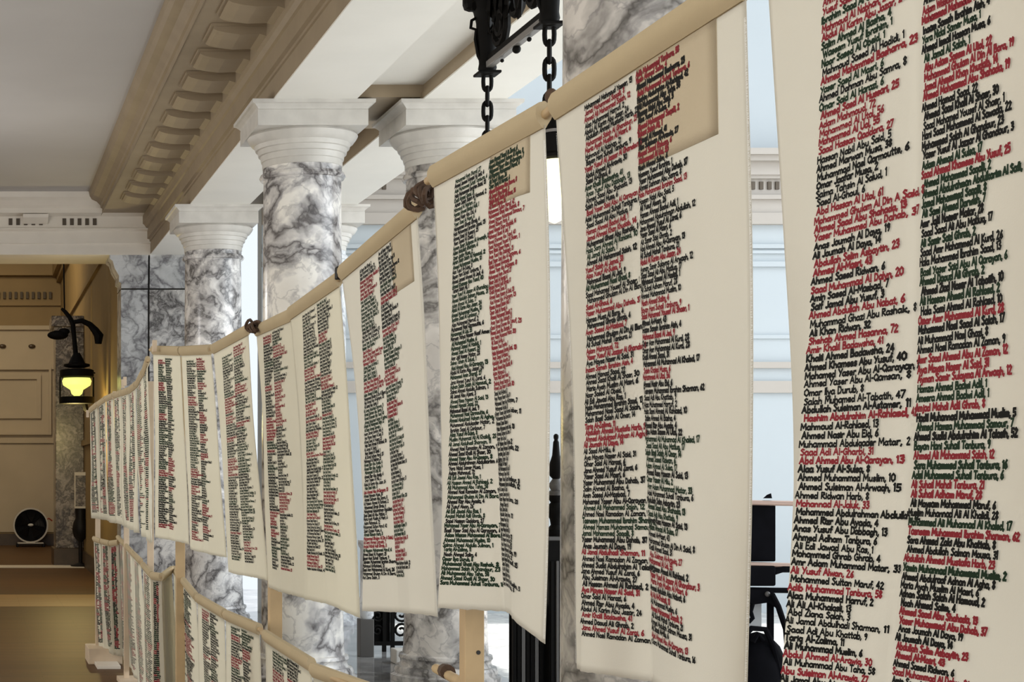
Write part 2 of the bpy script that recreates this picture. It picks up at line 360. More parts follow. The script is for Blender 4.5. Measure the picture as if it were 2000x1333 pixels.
# marble pilaster low on the corridor wall
pm = empty('marble_pilaster', 'brown mottled marble pilaster on the far corridor wall, below the lit lamp', 'pilaster')
MB().box(1.45, 1.969, 30.2, 31.0, 0.32, 4.3).build('shaft', 'marble_brown', pm, bevel=0.01)
MB().box(1.41, 1.969, 30.15, 31.05, 0, 0.32).build('plinth', 'dark_base', pm, bevel=0.01)
b = MB(); b.box(1.42, 1.969, 30.17, 31.03, 4.3, 4.4); b.box(1.37, 1.969, 30.12, 31.08, 4.4, 4.6); b.build('capital', 'marble_brown', pm, bevel=0.01)

# atrium end wall with its entablature
DA = 19.9
aw = structure(MB().box(3.46, 18, DA, DA+0.3, 0, 10).build('wall_atrium', 'atrium_wall'))
def za(y): return ZC+(VY-y)*DA/F
for (ya, yb_, d, m) in ((312, 300, 0.35, 'atrium_trim'), (322, 312, 0.28, 'atrium_trim'), (346, 322, 0.16, 'atrium_trim'), (352, 346, 0.12, 'atrium_trim'), (384, 352, 0.05, 'atrium_trim'),
                        (392, 384, 0.12, 'atrium_trim'), (418, 392, 0.06, 'atrium_trim'), (440, 418, 0.09, 'atrium_trim'),
                        (486, 478, 0.04, 'atrium_wall'), (496, 490, 0.03, 'atrium_wall'), (522, 512, 0.05, 'atrium_wall'), (662, 655, 0.03, 'atrium_wall'),
                        (720, 708, 0.06, 'atrium_trim'), (768, 745, 0.05, 'atrium_trim')):
    MB().box(3.46, 18, DA-d, DA+0.02, za(ya), za(yb_)).build('wall_moulding', m, aw)
for xx in (1466, 1482, 1498, 1513, 1528, 735, 748):
    MB().box(XW(xx, DA)-0.022, XW(xx, DA)+0.022, DA-0.075, DA-0.04, za(372), za(357)).build('dentil_gap_shade', 'gap_shade', aw)
structure(MB().box(17.8, 18, -4, 24, 0, 1.0).build('wall_low', 'atrium_wall'))
structure(MB().box(4.21, 5.6, -2, 19.9, CZ+0.4, CZ+0.5).build('ceiling_atrium', 'soffit'))

# ---------------------------------------------------------------- columns
def column(X, Y, m, label, base=True):
    t = empty('marble_column', label, 'column', (X, Y, 0))
    R = 0.325; top = BZ-0.012
    aH, eH = 0.20, 0.27
    zs = top-aH-eH
    pr = [(R*1.055, 0.23), (R*1.04, 0.27), (R*1.03, 0.40)]+[(R*(1.02-0.05*(i/10)**1.6), 0.40+(zs-0.10-0.40)*i/10) for i in range(11)]
    MB().lathe(pr, 48).build('shaft', m, t, smooth=True)
    MB().lathe([(R*0.97, zs-0.10), (R*1.04, zs-0.095), (R*1.075, zs-0.075), (R*1.04, zs-0.05), (R*0.985, zs-0.045), (R*0.985, zs)], 48).build('necking', m, t, smooth=True)
    MB().lathe([(R*0.985, zs), (R*1.0, zs+0.005), (R*1.0, zs+0.05), (R*1.03, zs+0.055), (R*1.05, zs+0.10), (R*1.10, zs+0.105), (R*1.12, zs+0.145), (R*1.17, zs+0.15),
                (R*1.20, zs+0.185), (R*1.27, zs+0.195), (R*1.34, zs+0.225), (R*1.38, zs+0.25), (R*1.33, zs+eH)], 48).build('echinus', 'marble_cap', t, smooth=True)
    b = MB()
    h = 0.44
    lev = [(h, top-aH), (h, top-0.075), (h-0.004, top-0.07), (h+0.006, top-0.055), (h+0.03, top-0.033), (h+0.048, top-0.027), (h+0.05, top)]
    v = []; f = []
    for hh, z in lev: v += [(-hh, -hh, z), (hh, -hh, z), (hh, hh, z), (-hh, hh, z)]
    for i in range(len(lev)-1):
        for q in range(4): f.append((i*4+q, i*4+(q+1) % 4, i*4+4+(q+1) % 4, i*4+4+q))
    f += [(3, 2, 1, 0), tuple((len(lev)-1)*4+q for q in range(4))]
    b.add(v, f).build('abacus', 'marble_cap', t)
    MB().lathe([(R*1.36, 0.0), (R*1.36, 0.045), (R*1.32, 0.05), (R*1.27, 0.06), (R*1.28, 0.085), (R*1.24, 0.115), (R*1.15, 0.12), (R*1.11, 0.145), (R*1.12, 0.17), (R*1.16, 0.185), (R*1.14, 0.21), (R*1.06, 0.22), (R*1.05, 0.24)], 48).build('base_moulding', m, t, smooth=True)
    return t
column(2.68, 13.5, 'marble_b', 'marble column with bold dark veins, carrying the nearest whole capital of the front row')
column(3.86, 13.5, 'marble_c', 'marble column behind the second row capital, beside the hanging chains')
column(2.68, 18.6, 'marble', 'marble column of the front row farthest away, beside the marble wall end')
column(3.86, 18.6, 'marble_grey', 'pale blue-lit marble column mostly hidden behind the boldly veined column')
column(2.68, 6.55, 'marble_c', 'grey swirled marble column nearest the camera, behind the large scrolls')

# ---------------------------------------------------------------- stroke lettering
G = {}
def g(ch, w, *polys): G[ch] = (w, [[tuple(map(float, p.split(','))) for p in s.split()] for s in polys])
g('a', 55, '45,50 22,56 6,38 6,14 24,0 45,14 45,52', '45,14 52,0'); g('b', 55, '8,100 8,0 35,0 48,25 34,52 8,44'); g('c', 48, '42,48 22,55 5,30 18,2 43,8')
g('d', 56, '46,100 46,0', '46,10 18,0 5,26 18,54 46,44'); g('e', 50, '6,28 43,32 34,54 14,52 5,25 18,1 43,9'); g('f', 38, '38,95 22,96 17,70 17,0', '2,55 34,55')
g('g', 54, '44,50 16,54 5,28 18,3 44,14', '44,54 44,-18 22,-32 6,-22'); g('h', 54, '8,100 8,0', '8,38 28,55 44,40 44,0'); g('i', 20, '9,55 9,0', '9,74 11,80')
g('j', 28, '18,55 18,-18 2,-28', '18,74 20,80'); g('k', 50, '8,100 8,0', '42,55 9,24 44,0'); g('l', 20, '9,100 9,4 14,0'); g('m', 74, '7,55 7,0', '7,40 22,54 35,42 35,0', '35,42 50,54 64,42 64,0')
g('n', 54, '8,55 8,0', '8,38 28,55 44,40 44,0'); g('o', 52, '26,55 6,42 6,13 26,0 46,13 46,42 26,55'); g('p', 54, '8,54 8,-32', '8,44 32,55 48,28 34,2 8,8'); g('q', 54, '44,50 16,54 5,28 18,3 44,12', '44,54 44,-32')
g('r', 40, '8,55 8,0', '8,34 22,52 38,52'); g('s', 44, '38,48 20,56 8,44 36,18 26,0 5,6'); g('t', 40, '18,88 18,8 34,2', '2,58 34,58'); g('u', 54, '8,55 8,12 26,0 44,16', '44,55 44,0')
g('v', 48, '4,55 23,0 42,55'); g('w', 68, '4,55 18,0 33,45 48,0 62,55'); g('x', 48, '5,55 42,0', '42,55 5,0'); g('y', 50, '5,55 24,6', '44,55 18,-30 4,-28'); g('z', 46, '6,54 40,54 6,0 42,0')
g('A', 66, '2,0 30,100 58,0', '14,36 48,36'); g('B', 60, '8,0 8,100 40,98 44,72 10,54 50,44 50,8 8,0'); g('C', 60, '54,86 30,100 6,60 10,20 34,0 54,14'); g('D', 62, '8,0 8,100 40,90 54,50 40,8 8,0')
g('E', 54, '48,100 8,100 8,0 48,0', '8,54 42,54'); g('F', 52, '48,100 8,100 8,0', '8,54 40,54'); g('G', 64, '54,86 30,100 6,60 10,18 36,0 56,18 56,46 36,46'); g('H', 64, '8,100 8,0', '54,100 54,0', '8,52 54,52')
g('I', 20, '10,100 10,0'); g('J', 44, '36,100 36,18 20,0 4,14'); g('K', 60, '8,100 8,0', '52,100 9,46 54,0'); g('L', 50, '8,100 8,0 46,0'); g('M', 78, '6,0 10,100 38,30 66,100 70,0')
g('N', 66, '8,0 8,100 54,0 54,100'); g('O', 68, '34,100 8,70 8,28 34,0 60,28 60,70 34,100'); g('P', 56, '8,0 8,100 44,96 50,70 40,50 8,46'); g('Q', 68, '34,100 8,70 8,28 34,0 60,28 60,70 34,100', '40,24 64,-6')
g('R', 60, '8,0 8,100 44,96 48,70 10,50 54,0'); g('S', 54, '48,88 26,100 8,80 46,36 30,0 4,12'); g('T', 58, '2,100 56,100', '29,100 29,0'); g('U', 62, '8,100 8,20 30,0 54,20 54,100')
g('V', 60, '3,100 29,0 56,100'); g('W', 84, '3,100 22,0 41,80 60,0 80,100'); g('Y', 56, '3,100 28,50', '54,100 18,0'); g('Z', 56, '5,100 50,100 5,0 52,0')
g('0', 54, '26,100 7,72 7,26 26,0 46,26 46,72 26,100'); g('1', 30, '6,80 18,100 18,0'); g('2', 52, '7,82 26,100 44,78 6,0 48,0'); g('3', 50, '7,92 36,98 40,70 18,54 44,32 30,0 5,8')
g('4', 54, '36,0 36,100 5,32 50,32'); g('5', 50, '44,100 12,100 10,56 38,56 42,20 24,0 5,8'); g('6', 50, '40,98 12,50 8,16 26,0 44,18 36,46 10,36'); g('7', 48, '5,100 44,100 16,0')
g('8', 52, '26,100 9,80 42,26 26,0 8,24 42,80 26,100'); g('9', 50, '40,64 16,56 10,82 28,100 42,84 40,50 26,0'); g(',', 20, '12,8 5,-18'); g('-', 38, '6,40 30,40'); g(' ', 34)
GS = {c: (w/100, np.array([(*p[i], *p[i+1]) for p in ps for i in range(len(p)-1)], float).reshape(-1, 4)/100) for c, (w, ps) in G.items()}

COL1 = """Mahmoud Basel Al Jed, 9|Khalil Ahmed Saad, 31|Hamza Musa Al Bora, 4|R Mohammed Amin Sharaf, 27|R Ahmed Al Hamed, 41|R Yusuf Saleh Al Jamal, 33|G Ibrahim Saad Al Canbour, 7|R Mahmoud Al Nabhan, 21|R Abdul Al Karim Abu Jazar, 24|G Salim Ahmed Al Basha, 4|G Waseem Yusuf Ibrahim, 1|G Noor Saeed Al Obeid, 1|K Mahmoud Saeed Al Hadidi, 1|R Ahmed Mohammed Basharra, 23|G Yaser Saed Al Masri, 6|K Ahmed Dahman Abu Samra, 8|G Omar Said Al Harazi, 6|R Ahmed Saed Al Hussari, 25|R Adam Mahmoud, 72|R Mohammed Al Utol, 56|R Mohammed Al Uol, 55|R Saad Hassan Qaddora, 27|K Hassan Nabil Abu Said, 5|K Ahmed Marwan Musa, 38|K Muhammad Nael Qarmoutte, 6|K Omar Jaafar Musa, 2|K Salma Tahsin Al Salud, 1|K Saed Al-Ghoul, 6|R Abd Hassan Al Utol, 61|R Mohammed Ghulam Al Din A Said, 8|R Ahmed Saad Abu Shahada, 13|R Yaser Muhammed Abu Dahab, 37|K Anas Joumah Al Daya, 19|K Ali Joumah Al Daya, 14|R Abdullah Selim Asbaytin, 23|R Ahmed Al-Masri, 43|K Ahmed Saeed Ridwan, 6|R Saad Muhammad Al Dalyn, 20|K Amin Saeed Al-Masbad, 7|K Saif Jamal Abu Yusuf, 3|R Ahmed Abdullah Abu Nabat, 6|K Muhammad Ghazi Abu Rashak, 8|K Ali Khan Ridwan, 32|R Shehab Ahmed Hasanna, 72|R Amir Khalil Badawsha, 41|K Khalil Ahmed Badawsha, 24|K Ahmed Khamees Abu Yusuf, 40|K Mohamed Yaser Abu Al-Qarayan, 7|K Ahmed Yaser Abu Al-Qamsan, 8|K Omar Ilya Durub, 8|K Salah Muhamed Al-Tabatih, 47|K Abdullah Suleiman Al-Astamer, 11|R Hashim Abdulrahim Al-Rahlaed, 42|K Mahmoud Al-Rahlaed, 13|K Ahmed Nasir Abu Eid, 6|K Muhammad Abdulqader Matar, 2|R Saad Adi Al-Gharbi, 31|R Abd Ahmed Abu Al-Qarayan, 13|K Alaa Yusuf Al-Sulsa, 8|K Ahmed Muhammad Muslim, 10|K Ahmed Suleiman Al-Arwaqh, 15|K Ahmed Ridwan Harb, 8|R Mohannad Al-Jaluk, 33|K Mohammed Abdulrahman Abdullah, 12|K Ahmed Rizr Abu Ayada, 4|K Anas Yusuf Abu Dabbagh, 13|K Ahmed Adham Tanbura, 6|K Ali Edi Jawad Abu Ras, 1|K Mohammed Ghrab Ghrab, 4|K Amr Adam Muhammad Matar, 33|R Ali Yusuf Alwan, 26|K Mohammed Sultan Maruf, 42|R Adib Muhammad Tanbura, 58|K Alaa Muhammed Harruf, 2|K Ali Ali Al-Khalasli, 13|K Abd Ziana Salah, 3|K Ali Jamal Abdulhadi Sharman, 11|K Saad Adi Abu Khattab, 9|K Tariq Al-Zalima, 11|K Ali Muhammad Muslim, 6|R Abdul Ahmed Al-Arawiq, 30|K Ali Muhammad Abu Taha, 58|R Abu Suleiman Al-Arawiq, 27|K Ali Jamal Abu Ajami, 3|K Adam Abdullah Gharban, 6|K Ali Saad Al-Hilu, 6""".split('|')
COL2 = """Saleh Khaled Musa, 6|G Omar Yasser Al Hilu, 2|G Hala Basil Aish, 8|G Maryam Yahya Nasser Nasif Amer, 8|G Yasser Mansour Naser Ali, 5|K Salah Basil Saleh Al Omar, 14|K Tahani Salah Ali, 1|K Omar Yamen Saleh Muhanad Jaber, 11|G Jana Ahmed Yusuf Al Zarai, 6|K Ahmed Jameel Ahmed Al Jedi, 4|G Salma Ahmed Abdulla Suliman, 1|K Ahmed Rezq Hassan Al Said, 13|R Adam Wissam Mohammed Al Bora, 28|R Mohammed Mahmoud Yasser, 15|K Inaam Sameh Ibrahim Aish, 4|G Yara Nidal Samer Musa, 1|K Ahmed Ismail Hassan Musa, 6|G Ali Jamal Al Salah, 1|R Abu Adam Saeem Al Utol, 22|R Mohammed Ghulam Al Din Al Bora, 19|R Jamal Ahmed Khan Khudaib, 14|R Ahmed Mohammed Abu Shahada, 19|K Ahmed Hamad Saad, 22|K Ahmed Saad Khalil Al Shaer, 30|K Saad Mohamed Yousef Al Shaer, 1|K Hani Saad Mohammed Al Sawada, 22|K Mohammed Salah Al Ghandour, 23|K Yaser Yusuf Al Jazzar Al Ghandour, 3|G Adam Ahmad Al Sulsa, 17|R Saad Ahmed Khamees Abu Yusuf, 25|G Ahmed Mohammed Saqalli, 2|G Ahmed Abdulrahman Abdulkarim Al Safi, 8|G Jamal Mohammed Saqalli, 8|G Ali Sami Ahmed Darwish, 7|K Amr Jalil Nasser Matar, 28|K Saad Saad Ali Abu Matluq, 17|G Ali Samir Said Ghrab, 2|K Saad Amr Mohammed Al Kurd, 26|K Hala Mohammed Ibrahim Saad, 13|G Basil Yaser Said Abu Al Qarayan, 6|G Ahmed Daoud Ali Ghrab, 2|K Ahmed Ziad Naser Al Tabatih, 10|G Ali Hassan Ahmed Al Rahlaed, 2|K Hala Sami Ahmed Al Rahlaed, 10|R Omar Amr Mohammed Al Kurd, 28|K Mohammed Nael Saad Al Salah, 17|K Ali Muhammad Nael Ghazi, 8|K Ahmed Nael Ramadan Al Zaman, 9|R Amr Saad Ahmed Abu Al Zaman, 12|R Aya Maysa Naser Al Said, 31|R Ayman Samir Sulayma Al Arwaqh, 12|G Hamza Ahmed Badwi Adil, 1|G Ameera Ahmed Badwi Adil, 1|R Amjad Mahdi Adil Ghrab, 8|K Hadil Muhannad Muhammad Muslim, 5|G Ahmed Hamza Muhammad Samour, 7|K Ahmed Sudki Abdulrahim Al Talasih, 52|G Bayan Hani Suhail Tanbura, 9|R Ahmed Ali Mohammed Salah, 12|G Sara Muhammed Suhail Tanbura, 16|G Adel Muhammed Suhail Tanbura, 6|R Ali Suhail Mahdi Tanbura, 21|R Ali Suhail Adham Maruf, 28|K Ali Maysam Mohammed Maruf, 6|K Muslim Muhannad Ali Al Khalidi, 28|G Mohammed Ali Muhannad Al Khaled, 17|R Tasneem Muhammed Ibrahim Sharman, 62|K Sara Ahmed Zaki Abu Khattab, 8|K Ahmed Abdullah Salman Mousa, 31|R Abdullah Ahmed Mustafa Harb, 23|G Yamin Muhannad Muhammed Muslim, 2|K Ahmed Abdulraof Adnan Al Agha, 8|K Maria Ayah Muslim Al Masri, 6|K Adnan Salah Salah Al Hamoud, 2|K Noah Ahmed Salim, 4""".split('|')
def parse(lst):
    out = []
    for s in lst:
        if s[1] == ' ' and s[0] in 'RGK': out.append((s[0], s[2:]))
        else: out.append(('K', s))
    return out
COL1, COL2 = parse(COL1), parse(COL2)
POOL = COL1+COL2
COL2 = COL2+[(c, t) for c, t in COL1[30:50]]

def mesh_np(name, V, quads, m, parent):
    me = bpy.data.meshes.new(name); n = len(quads)
    me.vertices.add(len(V)); me.vertices.foreach_set('co', np.asarray(V, np.float32).ravel())
    me.loops.add(4*n); me.polygons.add(n)
    me.loops.foreach_set('vertex_index', np.asarray(quads, np.int32).ravel())
    me.polygons.foreach_set('loop_start', np.arange(0, 4*n, 4, dtype=np.int32))
    me.update(calc_edges=True); me.validate()
    me.materials.append(M[m])
    o = bpy.data.objects.new(name, me); COL.objects.link(o); o.parent = parent
    return o

def herm(vr, rows, v):
    """smooth interpolation of rows (R x S) given at vr, at parameters v (N) -> N x S"""
    vr = np.asarray(vr, float); rows = np.asarray(rows, float); n = len(vr)
    if n == 2:
        t = ((v-vr[0])/(vr[1]-vr[0]))[:, None]; return rows[0]*(1-t)+rows[1]*t
    sl = np.zeros_like(rows)
    for i in range(n):
        a, b = max(i-1, 0), min(i+1, n-1); sl[i] = (rows[b]-rows[a])/(vr[b]-vr[a])
    k = np.clip(np.searchsorted(vr, v, 'right')-1, 0, n-2)
    h = (vr[k+1]-vr[k])[:, None]; t = ((v-vr[k])[:, None])/h
    return ((2*t**3-3*t**2+1)*rows[k]+(t**3-2*t**2+t)*h*sl[k]+(-2*t**3+3*t**2)*rows[k+1]+(t**3-t**2)*h*sl[k+1])

class Sheet:
    """hanging cloth: stations across (X, D at several heights), top and bottom heights"""
    def __init__(s, vr, X, D, ztop, zbot, seed, wave=0.004, nu=40, nv=60):
        s.vr = vr; s.X = np.array(X, float); s.D = np.array(D, float); s.zt = np.array(ztop, float); s.zb = np.array(zbot, float)
        d = np.hypot(np.diff(s.X[0]), np.diff(s.D[0])); s.W = d.sum(); s.us = np.concatenate([[0], np.cumsum(d)])/s.W
        s.H = float(np.mean(s.zt-s.zb)); s.rng = np.random.RandomState(seed); s.wave = wave
        s.ph = s.rng.uniform(0, 6.28, 6); s.nu, s.nv = nu, nv
        dx, dy = s.X[0][-1]-s.X[0][0], s.D[0][-1]-s.D[0][0]; L = math.hypot(dx, dy)
        nx, ny = dy/L, -dx/L
        if nx > 0 and abs(nx) > 0.2 or (abs(nx) <= 0.2 and ny > 0): nx, ny = -nx, -ny
        s.n = (nx, ny)
    def at(s, u, v, off=0.0):
        u = np.asarray(u, float); v = np.asarray(v, float)
        Xr = herm(s.vr, s.X, v); Dr = herm(s.vr, s.D, v)
        uc = np.clip(u, 0, 1)
        k = np.clip(np.searchsorted(s.us, uc, 'right')-1, 0, len(s.us)-2)
        t = (uc-s.us[k])/(s.us[k+1]-s.us[k]); ii = np.arange(len(u))
        X = Xr[ii, k]*(1-t)+Xr[ii, k+1]*t; D = Dr[ii, k]*(1-t)+Dr[ii, k+1]*t
        zt = np.interp(uc, s.us, s.zt); zb = np.interp(uc, s.us, s.zb)
        Z = zt+(zb-zt)*v
        a = s.wave*np.clip(v*1.4, 0.05, 1)
        wv = a*(np.sin(u*9+s.ph[0]+1.3*v)+0.6*np.sin(u*17+s.ph[1]-2*v)+0.5*np.sin(v*7+s.ph[2]+u*5))
        wv = wv-0.003*np.exp(-((u-(s.us[2]-0.014))/0.016)**2)*np.clip(v*4, 0, 1)
        X = X+s.n[0]*(wv+off); D = D+s.n[1]*(wv+off)
        return np.stack([X, D, Z+ZC], 1)
    def mesh(s, name, m, parent, thick=0.0012, u0=0, u1=1, v0=0, v1=1, nu=None, nv=None, off=0.0, ragged=0.0):
        nu = nu or s.nu; nv = nv or s.nv
        ub = np.unique(np.concatenate([np.linspace(u0, u1, nu+1), s.us[(s.us > u0) & (s.us < u1)], [x for x in (s.us[2]-0.030, s.us[2]-0.022, s.us[2]-0.014, s.us[2]-0.006) if u0 < x < u1]])); nu = len(ub)-1
        U, V = np.meshgrid(ub, np.linspace(v0, v1, nv+1))
        U = U.copy(); V = V.copy()
        if ragged > 0:
            V[-1] += s.rng.uniform(-1, 1, nu+1)*ragged; U[:, -1] += s.rng.uniform(-1, 1, nv+1)*ragged*0; 
        pts = s.at(U.ravel(), V.ravel(), off)
        if thick > 0: pts2 = s.at(U.ravel(), V.ravel(), off-thick)
        idx = np.arange((nu+1)*(nv+1)).reshape(nv+1, nu+1)
        q = np.stack([idx[:-1, :-1], idx[:-1, 1:], idx[1:, 1:], idx[1:, :-1]], -1).reshape(-1, 4)
        if thick > 0:
            n = len(pts); allp = np.concatenate([pts, pts2]); q2 = q[:, ::-1]+n
            def rim(a): return np.stack([a[:-1], a[1:], a[1:]+n, a[:-1]+n], 1)
            q = np.concatenate([q, q2, rim(idx[0]), rim(idx[-1]), rim(idx[:, 0]), rim(idx[:, -1])])
            pts = allp
        o = mesh_np(name, pts, q, m, parent); o.data.polygons.foreach_set('use_smooth', [True]*len(o.data.polygons))
        return o
    def text(s, lines, ua, ub, v0, pitch, capf, stretch, detail, off=0.0018, slant=0.0, bold=0.39, ys=None):
        """lines -> {colour: list of segments (u, v)}; ua/ub start and nominal end of column"""
        out = {}
        colw = (ub-ua)*s.W
        nat = np.mean([sum(GS[c][0] for c in t) for _, t in lines])*pitch*capf
        sx = stretch*colw/nat
        for i, (c, t) in enumerate(lines):
            v = v0+(i+0.8)*pitch/s.H
            if v > 0.945: break
            x = 0.0; segs = []
            jit = s.rng.uniform(-0.06, 0.06); lx = s.rng.uniform(0, 0.01)
            if detail:
                for ch in t:
                    wd, sg = GS.get(ch, GS[' '])
                    if len(sg):
                        q = sg.copy(); q[:, [0, 2]] += q[:, [1, 3]]*slant+x
                        q[:, [1, 3]] = q[:, [1, 3]]*s.rng.uniform(0.9, 1.08)+jit
                        segs.append(q)
                    x += wd*s.rng.uniform(0.94, 1.06)
            else:
                for wrd in t.split(' '):
                    n = max(2, int(len(wrd)*2.6)); ln = len(wrd)*0.5
                    xs = np.linspace(x, x+ln, n+1); yy = s.rng.uniform(-0.02, 0.42, n+1); yy[::2] += 0.30
                    yy[0] = 0.85
                    segs.append(np.stack([xs[:-1], yy[:-1], xs[1:], yy[1:]], 1)); x += ln+0.34
            if not segs: continue
            q = np.concatenate(segs)
            q[:, [0, 2]] *= pitch*capf*sx; q[:, [1, 3]] *= pitch*capf
            d = np.stack([q[:, 2]-q[:, 0], q[:, 3]-q[:, 1]], 1); Ld = np.linalg.norm(d, axis=1, keepdims=True)+1e-9
            d /= Ld; wdt = pitch*capf*(bold*(1+0.8*max(0.0, s.W-0.9)) if detail else 0.5)*0.5*s.rng.uniform(0.88, 1.12); nrm = np.stack([-d[:, 1], d[:, 0]], 1)*wdt
            p0 = q[:, :2]-d*wdt*0.6; p1 = q[:, 2:]+d*wdt*0.6
            quad = np.stack([p0+nrm, p0-nrm, p1-nrm, p1+nrm], 1)    # n,4,2
            quad[:, :, 0] = ua+lx+quad[:, :, 0]/s.W; quad[:, :, 1] = v-quad[:, :, 1]/s.H
            out.setdefault(c, []).append(quad)
        return {c: np.concatenate(v) for c, v in out.items()}

INK = {'K': 'ink_black', 'G': 'ink_green', 'R': 'ink_red'}
INKN = {'K': 'black_lettering', 'G': 'green_lettering', 'R': 'red_lettering'}
INKL = {'K': 'black handwritten list of names', 'G': 'dark green handwritten list of names', 'R': 'red handwritten list of names'}
def put_text(s, dicts, root, off=0.0018):
    for c in 'KGR':
        qs = [d[c] for d in dicts if c in d]
        if not qs: continue
        q = np.concatenate(qs); n = len(q)
        p = s.at(np.clip(q[:, :, 0].ravel(), 0.002, 0.998), np.clip(q[:, :, 1].ravel(), 0, 0.995), off)
        o = mesh_np(INKN[c], p, np.arange(4*n).reshape(n, 4), INK[c], root); o['label'] = INKL[c]; o['kind'] = 'stuff'

def rand_lines(rng, n, mix, runs=4):
    out = []; 
    while len(out) < n:
        c = rng.choice(list('KGR'), p=mix)
        for _ in range(rng.randint(1, runs+1)): out.append((c, POOL[rng.randint(len(POOL))][1]))
    return out[:n]

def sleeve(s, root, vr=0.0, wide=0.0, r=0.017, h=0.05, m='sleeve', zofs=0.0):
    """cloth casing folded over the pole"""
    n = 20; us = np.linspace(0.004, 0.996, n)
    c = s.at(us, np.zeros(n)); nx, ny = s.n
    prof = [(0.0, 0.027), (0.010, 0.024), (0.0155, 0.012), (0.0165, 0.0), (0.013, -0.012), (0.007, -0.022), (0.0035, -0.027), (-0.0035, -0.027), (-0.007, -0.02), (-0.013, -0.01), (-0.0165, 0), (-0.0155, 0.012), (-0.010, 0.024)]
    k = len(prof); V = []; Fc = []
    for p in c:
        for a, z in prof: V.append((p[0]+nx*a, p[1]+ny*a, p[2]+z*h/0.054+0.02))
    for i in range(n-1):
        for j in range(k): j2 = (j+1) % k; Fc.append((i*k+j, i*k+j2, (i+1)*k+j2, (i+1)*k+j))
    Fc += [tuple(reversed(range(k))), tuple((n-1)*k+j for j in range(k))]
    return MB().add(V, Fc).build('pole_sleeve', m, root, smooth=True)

def fray(s, root, u, v0=0.03, v1=0.99, n=420, amp=0.006, side=1):
    """white loose threads along a raw edge"""
    vs = np.linspace(v0, v1, n); b = []; q = []
    p0 = s.at(np.full(n, u), vs, 0.0012)
    p1 = s.at(np.full(n, u), vs, 0.0012)
    nx, ny = s.n; tx, ty = (ny, -nx) if side > 0 else (-ny, nx)
    d = s.at(np.array([0.9, 1.0]) if side > 0 else np.array([0.1, 0.0]), np.array([0.5, 0.5])); dd = d[1]-d[0]; dd /= np.linalg.norm(dd)
    V = []; Q = []
    hv = (v1-v0)/n*s.H*0.35
    for i in range(n):
        a = amp*s.rng.uniform(0.2, 1.0); p = p0[i]; dz = s.rng.uniform(-1, 1)*hv
        e = p+dd*a
        k = len(V)
        V += [(p[0]-dd[0]*amp, p[1]-dd[1]*amp, p[2]+hv), (p[0]-dd[0]*amp, p[1]-dd[1]*amp, p[2]-hv), (e[0], e[1], e[2]-hv*0.5+dz), (e[0], e[1], e[2]+hv*0.5+dz)]
        Q.append((k, k+1, k+2, k+3))
    o = mesh_np('frayed_edge', V, Q, 'thread', root); o['kind'] = 'stuff'
    return o

def scroll(label, xs, vr, DL, DR, zl, zr, ybot=None, bold=0.38, zbot=None, seed=0, D=None, n1=80, n2=80, lines1=None, lines2=None, detail=True, mix=(0.5, 0.3, 0.2), pitch=0.0112,
           group='scrolls of the upper row', m='cloth', wave=0.004, patch=None, stretch=(0.82, 0.82), nu=36, nv=56, frayed=None, sl=True, vstart=(0.018, 0.012)):
    xs = np.array(xs, float)
    if D is None:
        x0 = xs[0]; t = (x0-x0[0])/(x0[-1]-x0[0]); d = 1/((1-t)/DL+t/DR); D = np.tile(d, (len(xs), 1))
    D = np.array(D, float); X = (xs-VX)*D/F
    # straighten the top edge on the pole
    tt = np.hypot(X[0]-X[0][0], D[0]-D[0][0]); tt = tt/tt[-1]
    X[0] = X[0][0]+(X[0][-1]-X[0][0])*tt; 
    zt = (zl+(zr-zl)*tt)-0.02
    if zbot is None: zb = np.interp(np.arange(5), [0, 1, 2, 3, 4], [(VY-y)*D[-1][i]/F for i, y in enumerate(ybot)])
    else: zb = np.linspace(zbot[0], zbot[1], 5)
    s = Sheet(vr, X, D, zt, zb, seed, wave, nu, nv)
    root = empty('hanging_scroll', label, 'scroll', (0, 0, 0), group)
    root.location = (0, 0, 0)
    s.mesh('cloth_sheet', m, root, ragged=0.0012)
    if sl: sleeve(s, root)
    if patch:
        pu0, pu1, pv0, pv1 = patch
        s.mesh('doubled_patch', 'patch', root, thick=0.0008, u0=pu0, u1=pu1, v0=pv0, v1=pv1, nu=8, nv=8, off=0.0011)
    rng = s.rng
    l1 = lines1 or rand_lines(rng, n1, mix); l2 = lines2 or rand_lines(rng, n2, mix)
    u = s.us
    d1 = s.text(l1, u[1], u[2]-0.012, vstart[0], pitch, 0.78, stretch[0], detail, bold=bold)
    d2 = s.text(l2, u[2]+0.006, u[3], vstart[1], pitch, 0.78, stretch[1], detail, bold=bold)
    put_text(s, (d1, d2), root)
    if frayed: 
        fray(s, root, 1.0, amp=frayed); fray(s, root, 0.0, amp=frayed, side=-1)
    return root, s

# ---------------------------------------------------------------- the upper row, near scrolls
random.seed(3)
D3 = [[2.175, 2.03, 1.826, 1.655, 1.545], [2.13, 2.052, 1.822, 1.652, 1.54], [2.20, 2.08, 1.86, 1.67, 1.55], [2.24, 2.10, 1.98, 1.80, 1.66], [2.24, 2.11, 1.99, 1.81, 1.67]]
scroll('largest muslin scroll at the right edge, red and black names in two columns',
       [[1500, 1612, 1795, 1985, 2130], [1530, 1592, 1800, 1990, 2140], [1553, 1562, 1785, 1985, 2140], [1545, 1522, 1742, 1940, 2120], [1540, 1515, 1735, 1930, 2110]],
       [0, .33, .62, .92, 1.0], 0, 0, 0.665, 0.665, zbot=(-0.34, -0.34), seed=11, bold=0.33, D=D3, lines1=COL1, lines2=COL2, pitch=0.0107, stretch=(0.80, 0.78), nu=60, nv=90, wave=0.003, vstart=(0.015, 0.0))
